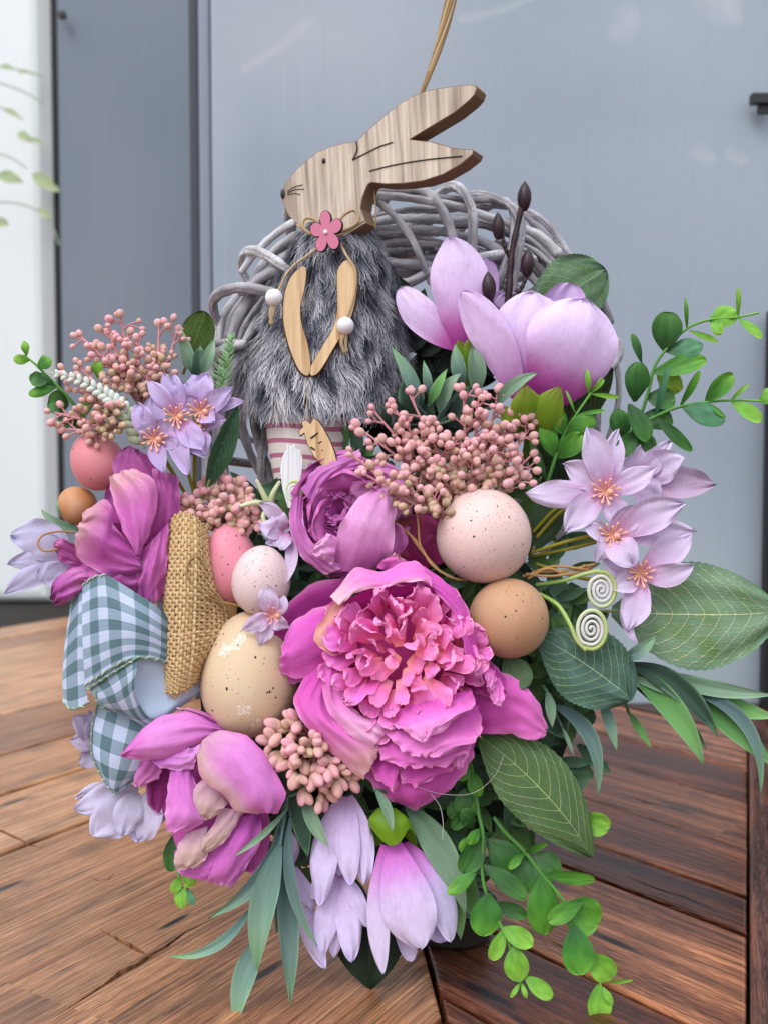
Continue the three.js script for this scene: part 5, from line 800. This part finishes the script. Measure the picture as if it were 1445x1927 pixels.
veined('pale green leaf behind the large magnolia in front of the wreath', [990, 596, -100], [1140, 508, -92], 130, vm.light, { n: [0, 0.2, 1], tp: 0.5, f: 0.6, col: ['#e4f0e4'] });
veined('dark green veined leaf between large magnolia and eucalyptus', [1030, 800, -90], [1152, 692, -84], 92, vm.olive, { col: ['#a8b0a0'] });
veined('dark green leaf behind the small eucalyptus twig at right', [1010, 910, -90], [1080, 800, -80], 110, vm.olive, { col: ['#78887a'] });
veined('dark glossy leaf lying on the table below the drooping flowers', [694, 1720, -30], [697, 1862, 26], 130, vm.olive, { col: ['#4d6656'], tp: 0.9, f: 0.36, bow: [0, 0, 8] });
veined('olive leaf at upper left standing against the wreath', [350, 690, -80], [386, 586, -84], 66, vm.olive, { col: ['#c8d070'], tp: 0.5, f: 0.6 });
veined('sage green folded leaf between left flower cluster and fur body', [388, 920, -20], [448, 764, -6], 44, vm.blue, { col: ['#c8e0c0'], fold: 0.7, roll: 0.5 });
veined('sage underside leaf showing beneath the brown egg', [950, 1230, 20], [988, 1296, 52], 56, vm.light, { col: ['#d8e0d0'], tp: 0.4, f: 0.6 });
veined('grey green leaf behind the olive stems right of the pale pink egg', [1000, 1040, -50], [1044, 938, -34], 66, vm.light, { col: ['#a8b4a8'], tp: 0.5, f: 0.6 });

// ---------- eucalyptus ----------
const EU = { d: ['#23481f', '#2f5f28', '#477a34'], m: ['#356826', '#47862a', '#68a236'], l: ['#569028', '#72ac36', '#8cc04a'], b: ['#2e5c3c', '#47805a', '#578f66'], x: ['#2a5a2a', '#3f7f30', '#6cae3e'], y: ['#76982c', '#8cab34', '#8cab34'] };
function eucalyptus(label, stem, leaves, o = {}) {
  const t = thing('eucalyptus_sprig', label, 'eucalyptus sprig', PA(stem[0]));
  part(t, 'stem', tubeGeo(px(stem), (u) => (4.2 - 2.2 * u) * K, 48, 7, (u) => ramp(['#3c6e2c', '#4f8a34', '#6fae44'], u)), plasticMat);
  const r = rng(Math.round(stem[0][0] + stem[0][1]));
  for (const [bx, by, tx, ty, w, c, z, z2] of leaves) {
    const L = Math.hypot(tx - bx, ty - by), thin = w < L * 0.36;
    const zz = z ?? stemZ(stem, bx, by);
    part(t, 'leaf', petalGeo({ b: [bx, by, zz], t: [tx, ty, z2 ?? zz + 8 + r() * 10], w, f: 0.58, bw: 0.14, tp: 0.45, cup: thin ? 0.3 : (r() < 0.5 ? 0.45 : -0.4), fold: 0.05, ruf: 0.04, jag: 0.02, bow: [0, 0, 6], n: [(r() - 0.5) * 0.5, -0.2 + (r() - 0.5) * 0.5, 1], col: EU[c], cs: 0.17, nu: 16, nv: 10, roll: thin ? 0.3 : 0 }), leafMat);
  }
  return t;
}
function stemZ(stem, x, y) { let best = 1e9, z = 0; for (let i = 0; i + 1 < stem.length; i++) for (let k = 0; k <= 8; k++) { const u = k / 8, d = Math.hypot(mixn(stem[i][0], stem[i + 1][0], u) - x, mixn(stem[i][1], stem[i + 1][1], u) - y); if (d < best) { best = d; z = mixn(stem[i][2], stem[i + 1][2], u); } } return z; }
eucalyptus('upper eucalyptus sprig at right bending towards the top corner', [[1140, 870, -50], [1195, 802, -44], [1216, 748, -40], [1232, 688, -36], [1252, 658, -34], [1292, 618, -30], [1333, 602, -28], [1386, 597, -26], [1426, 589, -24]], [
  [1250, 660, 1256, 587, 58, 'd'], [1252, 660, 1322, 650, 40, 'b', -40], [1292, 620, 1289, 561, 9, 'm'], [1296, 622, 1350, 643, 12, 'l'], [1334, 604, 1386, 586, 44, 'l', -30, -34], [1340, 604, 1360, 626, 30, 'l'], [1388, 597, 1388, 541, 13, 'l'], [1388, 598, 1433, 636, 22, 'l'], [1227, 702, 1328, 676, 40, 'm'], [1207, 684, 1189, 628, 20, 'd'], [1194, 756, 1204, 681, 52, 'd'], [1236, 702, 1282, 734, 44, 'y', -50, -50], [1216, 745, 1270, 756, 44, 'd', -50], [1175, 830, 1160, 770, 40, 'd', -60], [1170, 840, 1240, 850, 40, 'd', -60], [1200, 790, 1265, 790, 46, 'd', -56]]);
eucalyptus('lower eucalyptus sprig at right reaching sideways past the frame', [[1140, 862, -36], [1183, 815, -30], [1222, 789, -26], [1279, 765, -22], [1326, 757, -20], [1379, 753, -18], [1440, 755, -16]], [
  [1183, 760, 1219, 830, 44, 'd', -24, -14], [1232, 786, 1255, 692, 20, 'b'], [1232, 784, 1301, 849, 24, 'd'], [1279, 765, 1316, 698, 19, 'm'], [1283, 764, 1364, 791, 46, 'b'], [1327, 755, 1378, 704, 36, 'm'], [1329, 757, 1365, 786, 9, 'm'], [1374, 753, 1408, 723, 9, 'l'], [1376, 756, 1432, 792, 34, 'l'], [1428, 754, 1462, 738, 34, 'l'], [1200, 810, 1160, 860, 36, 'd'], [1190, 815, 1230, 850, 40, 'd', -46]]);
eucalyptus('small fresh eucalyptus twig right of the berry fan', [[1020, 930, -40], [1032, 899, -30], [1061, 816, -20], [1084, 779, -16], [1111, 740, -12], [1130, 712, -10]], [
  [1107, 742, 1104, 695, 11, 'l'], [1110, 740, 1136, 714, 10, 'l'], [1111, 741, 1165, 748, 10, 'l'], [1083, 780, 1064, 735, 8, 'l'], [1086, 780, 1138, 772, 9, 'm'], [1062, 818, 1038, 768, 36, 'm'], [1064, 816, 1120, 786, 40, 'm'], [1046, 862, 1022, 797, 36, 'm'], [1050, 862, 1094, 816, 42, 'm'], [1028, 902, 996, 829, 18, 'd'], [1020, 916, 986, 908, 28, 'd']]);
eucalyptus('eucalyptus sprig at upper left in front of the white post', [[170, 800, -50], [124, 742, -46], [86, 704, -44], [68, 686, -42], [46, 668, -40]], [
  [50, 670, 46, 642, 17, 'l'], [56, 678, 26, 675, 20, 'l'], [70, 690, 96, 674, 28, 'm'], [92, 712, 58, 716, 32, 'd'], [106, 728, 54, 742, 22, 'm'], [104, 726, 56, 708, 30, 'd'], [130, 760, 92, 756, 46, 'd'], [150, 780, 108, 804, 26, 'd'], [184, 712, 184, 680, 24, 'l'], [150, 790, 170, 740, 30, 'm'], [164, 800, 130, 790, 30, 'd']]);
eucalyptus('inner hanging eucalyptus sprig at bottom right ending in pale leaves', [[896, 1500, 20], [900, 1530, 30], [908, 1569, 46], [906, 1634, 62], [915, 1684, 74], [936, 1730, 84], [956, 1774, 92], [978, 1850, 100]], [
  [908, 1572, 863, 1600, 28, 'm'], [912, 1572, 868, 1642, 48, 'd'], [918, 1580, 976, 1642, 58, 'd', 40], [896, 1640, 842, 1682, 28, 'm'], [910, 1628, 990, 1690, 38, 'd', 66], [919, 1680, 912, 1762, 66, 'x', 84, 92], [944, 1746, 1002, 1778, 38, 'l'], [948, 1750, 924, 1807, 30, 'l'], [966, 1780, 975, 1848, 48, 'l', 98, 104], [987, 1838, 1038, 1878, 32, 'l'], [978, 1850, 960, 1877, 9, 'l'], [981, 1850, 990, 1878, 10, 'l'], [930, 1700, 990, 1724, 30, 'd', 50], [890, 1560, 870, 1520, 30, 'd', 10], [886, 1520, 850, 1560, 28, 'd', 10], [902, 1560, 882, 1590, 24, 'm', 60]]);
eucalyptus('outer hanging eucalyptus sprig at bottom right, the longest one', [[930, 1540, 20], [949, 1565, 36], [985, 1601, 50], [1018, 1644, 62], [1054, 1688, 72], [1082, 1738, 80], [1111, 1792, 90], [1129, 1853, 98], [1132, 1866, 98]], [
  [985, 1606, 1030, 1586, 16, 'm'], [985, 1606, 956, 1634, 18, 'm'], [996, 1608, 1052, 1650, 60, 'd', 46], [992, 1612, 984, 1680, 50, 'd', 44], [1024, 1646, 1119, 1656, 28, 'm'], [1018, 1648, 1026, 1760, 66, 'm', 66, 76], [1096, 1696, 1030, 1734, 36, 'm', 84], [1062, 1704, 1124, 1740, 78, 'm', 70, 80], [1080, 1742, 1092, 1834, 62, 'x', 90, 98], [1112, 1796, 1150, 1842, 50, 'l', 88, 92], [1126, 1853, 1127, 1923, 48, 'l'], [1140, 1850, 1190, 1844, 9, 'l'], [1133, 1857, 1152, 1892, 15, 'l', 104]]);
eucalyptus('short bright eucalyptus twig peeping from behind the olive veined leaf', [[1020, 1500, -10], [1060, 1530, 10], [1094, 1544, 20]], [[1090, 1542, 1147, 1556, 46, 'l'], [1070, 1530, 1104, 1508, 20, 'm'], [1078, 1540, 1100, 1580, 18, 'l']]);
eucalyptus('tiny eucalyptus tip on the table under the nodding peony', [[330, 1560, -30], [332, 1620, -16], [342, 1670, -4]], [[328, 1570, 322, 1640, 34, 'd'], [340, 1650, 326, 1682, 22, 'l'], [345, 1650, 364, 1668, 32, 'l'], [342, 1668, 340, 1710, 28, 'l'], [352, 1670, 366, 1704, 14, 'b'], [332, 1590, 350, 1640, 30, 'd']]);
eucalyptus('single round eucalyptus leaves behind the open peony and olive leaf', [[880, 1420, -10], [890, 1460, 0], [886, 1520, 6]], [[880, 1430, 866, 1470, 26, 'm'], [886, 1450, 900, 1500, 30, 'm'], [884, 1480, 862, 1530, 34, 'd'], [888, 1490, 884, 1540, 26, 'm'], [870, 1500, 846, 1540, 30, 'd']]);

// ---------- lance leaved sprays ----------
const LC = { b: ['#3a5052', '#526c6c', '#66827c', '#6e946e'], g: ['#3a6238', '#528446', '#6a9c58', '#7eac66'], s: ['#56745e', '#728f76', '#8ea88c'], d: ['#22382c', '#2f4a3c', '#3c5a48'], t: ['#466460', '#628078', '#789a84', '#7ea672'] };
function lances(label, base, leaves) {
  const t = thing('lance_leaf_spray', label, 'leaf spray', PA(base)), r = rng(Math.round(base[0] * 2 + base[1]));
  for (const [b, tip, w, c, bow] of leaves) {
    const L = Math.hypot(tip[0] - b[0], tip[1] - b[1]);
    part(t, 'leaf', petalGeo({ b, t: tip, w, f: 0.42, bw: 0.18, tp: 0.95, cup: 0.2, fold: 0.35, ruf: 0.06, jag: 0.03, bow: bow ?? [0, 0, 10], col: LC[c], edge: '#86b08a', ea: 0.45, e0: 0.8, cs: 0.09, nu: 22, nv: 8, n: [(r() - 0.5) * 0.6, -0.3, 1], twist: (r() - 0.5) * 0.7 }), lanceMat);
    if (Math.hypot(b[0] - base[0], b[1] - base[1]) > 8) part(t, 'stem', tubeGeo(px([base, [mixn(base[0], b[0], 0.5), mixn(base[1], b[1], 0.5), mixn(base[2], b[2], 0.5)], b]), 3.2 * K, 10, 6, LC[c][0]), plasticMat);
  }
  return t;
}
lances('long green lance leaves sweeping out to the right over the table', [1150, 1250, -20], [
  [[1174, 1252, -6], [1324, 1442, 30], 48, 'g', [14, -14, 14]], [[1180, 1250, 0], [1350, 1388, 24], 44, 'd', [16, -22, 12]], [[1180, 1276, 6], [1302, 1337, 20], 20, 's', [6, -10, 6]], [[1222, 1316, -14], [1328, 1410, 6], 32, 'd', [4, -8, 6]], [[1220, 1262, -10], [1456, 1308, 0], 32, 's', [0, 10, 10]], [[1290, 1300, -4], [1430, 1497, 20], 26, 'b', [42, -34, 10]], [[1300, 1316, -14], [1456, 1446, 8], 46, 'g', [6, -6, 8]], [[1310, 1300, -24], [1462, 1350, -10], 36, 'g', [0, 8, 8]], [[1130, 1316, 0], [1160, 1413, 16], 26, 't', [0, 0, 6]], [[1182, 1340, -16], [1225, 1408, -4], 16, 'g', [0, 0, 6]], [[1176, 1236, 24], [1234, 1196, 40], 26, 't', [0, 8, 6]]]);
lances('thin curved lance leaves hanging right of the open peony', [1020, 1290, -10], [[[1036, 1326, 0], [1123, 1502, 22], 30, 'b', [30, -26, 10]], [[1028, 1300, 14], [1038, 1370, 24], 20, 's', [2, 0, 6]], [[1056, 1366, -10], [1080, 1424, 4], 9, 's'], [[1030, 1310, -40], [1060, 1390, -30], 60, 'd']]);
lances('bluish lance leaves spreading onto the table at the bottom left', [543, 1500, 44], [
  [[530, 1560, 60], [390, 1729, 74], 30, 'b', [24, 14, 8]], [[540, 1524, 66], [438, 1612, 84], 13, 's', [0, 8, 6]], [[528, 1590, 74], [485, 1828, 104], 52, 't', [-10, 0, 16]], [[532, 1612, 56], [546, 1889, 90], 40, 'b', [4, 0, 12]], [[478, 1700, 62], [314, 1798, 88], 20, 't', [10, 32, 8]], [[502, 1750, 70], [444, 1936, 106], 44, 't', [-12, 0, 10]], [[548, 1534, 64], [600, 1782, 92], 22, 'b', [-24, 12, 10]], [[556, 1480, 40], [580, 1614, 56], 36, 'd'], [[572, 1490, 60], [619, 1592, 84], 27, 's', [-6, 8, 8]], [[540, 1640, 40], [520, 1760, 50], 24, 'b']]);
lances('broad grey green lance leaves behind the magnolia bud at the bottom', [780, 1500, 0], [[[764, 1516, 10], [876, 1722, 50], 56, 's', [14, -10, 10]], [[800, 1560, -10], [866, 1770, 26], 50, 'g', [14, 0, 8]], [[840, 1600, -20], [900, 1740, 10], 44, 'g', [6, 0, 8]], [[706, 1486, 76], [738, 1568, 96], 20, 's', [6, -4, 6]], [[640, 1640, 0], [700, 1720, 10], 36, 'd'], [[600, 1560, 10], [640, 1620, 20], 30, 'd']]);
lances('short upright lance leaves between fur body and magnolias', [820, 800, -60], [[[784, 762, -44], [734, 650, -30], 28, 't', [10, 4, 8]], [[808, 746, -44], [797, 678, -34], 18, 't'], [[806, 764, -40], [841, 694, -26], 22, 'g'], [[868, 728, -50], [856, 646, -40], 28, 't'], [[896, 742, -46], [890, 640, -34], 38, 's'], [[828, 776, -44], [868, 702, -30], 32, 's', [-8, -4, 8]], [[934, 764, -10], [1013, 702, 26], 26, 's', [-6, -8, 10]], [[780, 780, -60], [770, 700, -56], 50, 'd'], [[730, 800, -50], [712, 762, -44], 30, 'd'], [[760, 780, -64], [720, 720, -70], 30, 'd'], [[850, 790, -50], [900, 720, -44], 40, 'd']]);
lances('slim lance leaves standing left of the wreath behind the flower cluster', [376, 730, -70], [[[367, 706, -60], [341, 616, -56], 26, 's', [-4, 0, 6]], [[382, 706, -56], [404, 638, -54], 24, 's'], [[372, 720, -64], [378, 650, -66], 30, 'd']]);
lances('pair of slim lance leaves poking out at the far left below the brown egg', [150, 1000, -60], [[[144, 996, -50], [78, 958, -40], 18, 's', [-6, 6, 6]], [[124, 974, -60], [101, 941, -56], 11, 's']]);

// ---------- seed sprigs, fern, tendrils, twine ----------
{
  const t = thing('seed_sprig', 'whitish green sprig of paired seed beads beside the left berry spray', 'seed sprig', P(266, 834, -20));
  const st = [[272, 842, -24], [240, 780, -14], [204, 746, -8], [150, 716, -6], [90, 700, -6]], cv = new THREE.CatmullRomCurve3(px(st));
  part(t, 'stem', tubeGeo(px(st), (u) => (3 - 1.8 * u) * K, 30, 6, '#aebc9c'), plasticMat);
  for (let k = 0; k < 16; k++) { const u = 0.04 + k * 0.058, p = cv.getPoint(u), tg = cv.getTangent(u), nn = tg.clone().cross(BACK).normalize(), s = 11 * (1.15 - 0.75 * u); for (const e of [-1, 1]) { const g = new THREE.SphereGeometry(1, 12, 9); g.scale(s * 0.72 * K, s * 1.2 * K, s * 0.62 * K); const d = nn.clone().multiplyScalar(e).addScaledVector(tg, 0.9).normalize(); g.applyQuaternion(new THREE.Quaternion().setFromUnitVectors(V3(0, 1, 0), d)); const q = p.clone().addScaledVector(d, s * 0.95 * K).addScaledVector(BACK, 4 * K); g.translate(q.x, q.y, q.z); part(t, 'seed', g, M(u > 0.25 ? '#cfd9d2' : '#b4c2a4', { roughness: 0.45 })); } }
  const f = thing('fern_sprig', 'light green needle fern sprig left of the fur body', 'fern sprig', P(412, 740, -40)), fs = [[410, 744, -44], [424, 690, -40], [437, 632, -40]], fc = new THREE.CatmullRomCurve3(px(fs));
  part(f, 'stem', tubeGeo(px(fs), 2.4 * K, 16, 6, '#7fa86c'), plasticMat);
  const needles = []; for (let k = 0; k < 74; k++) { const u = 0.08 + 0.92 * k / 74, p = fc.getPoint(u), a = k * 2.4, L = 30 * (1.05 - 0.75 * u), d = dirv(Math.cos(a), -0.55 + Math.sin(a) * 0.35, Math.sin(a) * 0.8).normalize(); needles.push(tubeGeo([p, p.clone().addScaledVector(d, L * 0.5 * K), p.clone().addScaledVector(d, L * K).addScaledVector(UPV, 4 * K)], (v) => 2.3 * K * (1 - 0.7 * v), 5, 5, k % 3 ? '#86ad78' : '#a3c49a')); }
  part(f, 'needles', mergeGeometries(needles), plasticMat, 'stuff');
}
function tendril(label, stem, c, R, turns, sx, dirn, z) {
  const t = thing('curled_tendril', label, 'tendril', PA(stem[0]));
  part(t, 'stem', tubeGeo(px(stem), 4 * K, 24, 7, (u) => ramp(['#7ea04e', '#a3bd6a', '#b4c67c'], u)), plasticMat);
  const pts = [], a0 = Math.atan2(stem[stem.length - 1][1] - c[1], (stem[stem.length - 1][0] - c[0]) / sx);
  for (let k = 0; k <= turns * 16; k++) { const u = k / (turns * 16), rr = R * (u < 0.25 ? 1 - 0.5 * u : 0.8 - 0.72 * (u - 0.25) / 0.75 - 0.0), a = a0 + dirn * k / 16 * 2 * Math.PI; pts.push([c[0] + Math.cos(a) * rr * sx, c[1] + Math.sin(a) * rr, z + 4 * u]); }
  part(t, 'spiral', tubeGeo(px(pts), (u) => (4.2 - 1.4 * u) * K, turns * 30, 7, (u) => ramp(['#a8bc6c', '#b6c880', '#d0d4ba', '#d8d4d2', '#d8d4d2', '#d8d4d2'], u * 1.2)), plasticMat);
}
tendril('upper curled green and white tendril under the right star flowers', [[1010, 1100, 0], [1060, 1092, 14], [1100, 1080, 30], [1126, 1074, 40]], [1131, 1110], 34, 3.6, 0.78, 1, 40);
tendril('lower curled green and white tendril with long stem over the blue green leaf', [[1016, 1118, 10], [1050, 1140, 40], [1072, 1176, 56], [1084, 1204, 60], [1100, 1222, 62]], [1112, 1184], 38, 3.8, 0.76, -1, 62);
tendril('small pale curled tendril in front of the white carrot charm', [[520, 1000, -20], [548, 980, -6], [562, 955, 4], [566, 930, 8]], [553, 925], 20, 3, 0.75, -1, 8);
{
  const t = thing('pale_sprout', 'pale yellow green sprout with curved fingers beside the small tendril', 'sprout', P(505, 950, -10));
  for (const pts of [[[508, 955, -10], [496, 930, -2], [484, 905, 4]], [[510, 952, -10], [514, 930, 0], [526, 908, 4]], [[506, 954, -10], [484, 946, 2], [454, 952, 6]], [[508, 956, -8], [496, 972, 2], [500, 984, 6]]]) part(t, 'finger', tubeGeo(px(pts), (u) => (7 - 3.5 * u) * K, 14, 8, (u) => ramp(['#a8b878', '#c9d0a2', '#d0d4b0'], u)), plasticMat);
  const tw = M('#b0875a', { roughness: 0.95 });
  const coil = (nm, label, at, list, r) => { const q = thing(nm, label, 'twine', PA(at)); for (const p of list) part(q, 'strand', tubeGeo(px(p), r * K, 50, 5), tw); return q; };
  coil('jute_twine', 'thin jute twine running down left of the pale pink egg', [790, 1020, 20], [[[735, 975, -6], [742, 990, 6], [770, 1005, 16], [792, 1030, 26], [812, 1062, 34], [848, 1086, 30], [876, 1092, 10]], [[776, 930, 20], [786, 980, 24], [792, 1030, 28], [822, 1070, 34], [862, 1092, 22]], [[748, 960, 0], [744, 982, 8], [766, 1000, 14], [796, 1040, 26], [830, 1078, 32]]], 2.2);
  coil('jute_twine', 'frayed jute twine bundle between brown egg and right star flowers', [1040, 1075, 10], [[[984, 1084, 10], [1020, 1076, 18], [1060, 1074, 22], [1118, 1062, 24]], [[990, 1080, 14], [1030, 1084, 20], [1080, 1078, 22], [1112, 1066, 22]], [[994, 1088, 12], [1030, 1070, 24], [1070, 1082, 20], [1100, 1064, 26]], [[1000, 1078, 6], [1040, 1066, 20], [1090, 1070, 26], [1114, 1074, 20]]], 2.6);
  coil('jute_twine', 'loop of thin twine on the far left lavender flower', [100, 1010, -20], [[[140, 1002, -24], [110, 1000, -12], [80, 1008, -4], [72, 1024, 0], [82, 1036, 0], [108, 1034, -6]]], 2.2);
  const gl = M('#c8c4c4', { roughness: 0.3 }), q = thing('glue_thread', 'fine clear glue thread curling below the open peony', 'glue thread', P(860, 1500, 60));
  part(q, 'thread', tubeGeo(px([[776, 1478, 80], [830, 1494, 70], [890, 1492, 60], [930, 1460, 60], [948, 1420, 60]]), 0.5 * K, 40, 4), gl); part(q, 'thread', tubeGeo(px([[810, 1494, 70], [826, 1515, 64], [833, 1545, 60], [832, 1580, 60]]), 0.7 * K, 30, 4), gl);
}
// ---------- dark filler inside ----------
{
  const t = thing('foliage_base', 'dark leafy base that holds the whole arrangement, mostly hidden', 'arrangement base', P(730, 1760, -100));
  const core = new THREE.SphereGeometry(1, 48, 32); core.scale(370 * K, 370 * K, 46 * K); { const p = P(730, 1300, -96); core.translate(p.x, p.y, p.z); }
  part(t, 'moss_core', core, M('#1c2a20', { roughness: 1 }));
  const bowl = new THREE.LatheGeometry([[0, 0], [0.026, 0], [0.028, 0.003], [0.03, 0.022], [0.032, 0.024], [0.03, 0.022], [0, 0.022]].map((p) => new THREE.Vector2(...p)), 40); { const p = P(850, 1700, -190); bowl.translate(p.x, 0.001, p.z); }
  part(t, 'pot', bowl, M('#2b2622', { roughness: 0.6 }));
  const r = rng(99), leaves = [];
  for (let k = 0; k < 760; k++) {
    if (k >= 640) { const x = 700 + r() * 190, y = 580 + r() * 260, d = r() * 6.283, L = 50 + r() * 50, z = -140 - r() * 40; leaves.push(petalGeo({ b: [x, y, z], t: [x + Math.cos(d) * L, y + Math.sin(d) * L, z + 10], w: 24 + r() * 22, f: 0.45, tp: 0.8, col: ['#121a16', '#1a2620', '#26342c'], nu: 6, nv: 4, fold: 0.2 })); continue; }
    const a = r() * 6.283, q = Math.sqrt(r()), x = 730 + Math.cos(a) * q * 390, y = 1270 + Math.sin(a) * q * 420, z = -78 + 44 * Math.sqrt(Math.max(0, 1 - q * q)) * 0.5 + r() * 12;
    if (y < 860 && x < 860 && x > 470) continue; if (x < 300 && y < 1200 && y > 850) continue;
    const d = r() * 6.283, L = 46 + r() * 40;
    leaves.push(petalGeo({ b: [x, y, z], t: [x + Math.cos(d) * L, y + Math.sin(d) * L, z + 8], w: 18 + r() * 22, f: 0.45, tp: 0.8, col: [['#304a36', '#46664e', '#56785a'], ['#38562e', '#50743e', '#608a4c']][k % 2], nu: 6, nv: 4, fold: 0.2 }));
  }
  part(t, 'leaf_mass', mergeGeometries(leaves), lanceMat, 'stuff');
}
// ---------- faint vine on the white post ----------
{
  const z = zD(2.5), t = thing('trailing_vine', 'thin trailing vine with small green leaves on the white post at left', 'vine', P(40, 500, z));
  const vc = M('#aab8a4', { roughness: 0.8 }), leafm = new THREE.MeshStandardMaterial({ vertexColors: true, roughness: 0.7, side: THREE.DoubleSide });
  for (const p of [[[-20, 120, z], [30, 130, z], [80, 142, z]], [[-20, 150, z], [40, 170, z], [80, 192, z]], [[-10, 200, z], [20, 208, z], [42, 224, z]], [[-20, 285, z], [20, 296, z], [50, 316, z]], [[-20, 380, z], [40, 384, z], [90, 410, z], [112, 460, z]]]) part(t, 'stem', tubeGeo(px(p), 2.0 * K * 3, 16, 5), vc);
  for (const [a, b, c, d, w] of [[2, 126, 28, 132, 9], [36, 136, 62, 140, 7], [8, 206, 40, 224, 9], [34, 252, 60, 268, 15], [54, 262, 84, 274, 9], [-4, 330, 44, 344, 20], [62, 328, 108, 362, 22], [-8, 420, 18, 424, 16], [96, 352, 112, 362, 10], [70, 395, 100, 415, 12]]) part(t, 'leaf', petalGeo({ b: [a, b, z], t: [c, d, z + 10], w: w * 1.2, tp: 0.8, f: 0.4, col: ['#9cae88', '#a8b88c', '#aeba94'], nu: 8, nv: 6, bow: [0, -3, 6] }), leafm);
}
renderer.render(scene, camera);
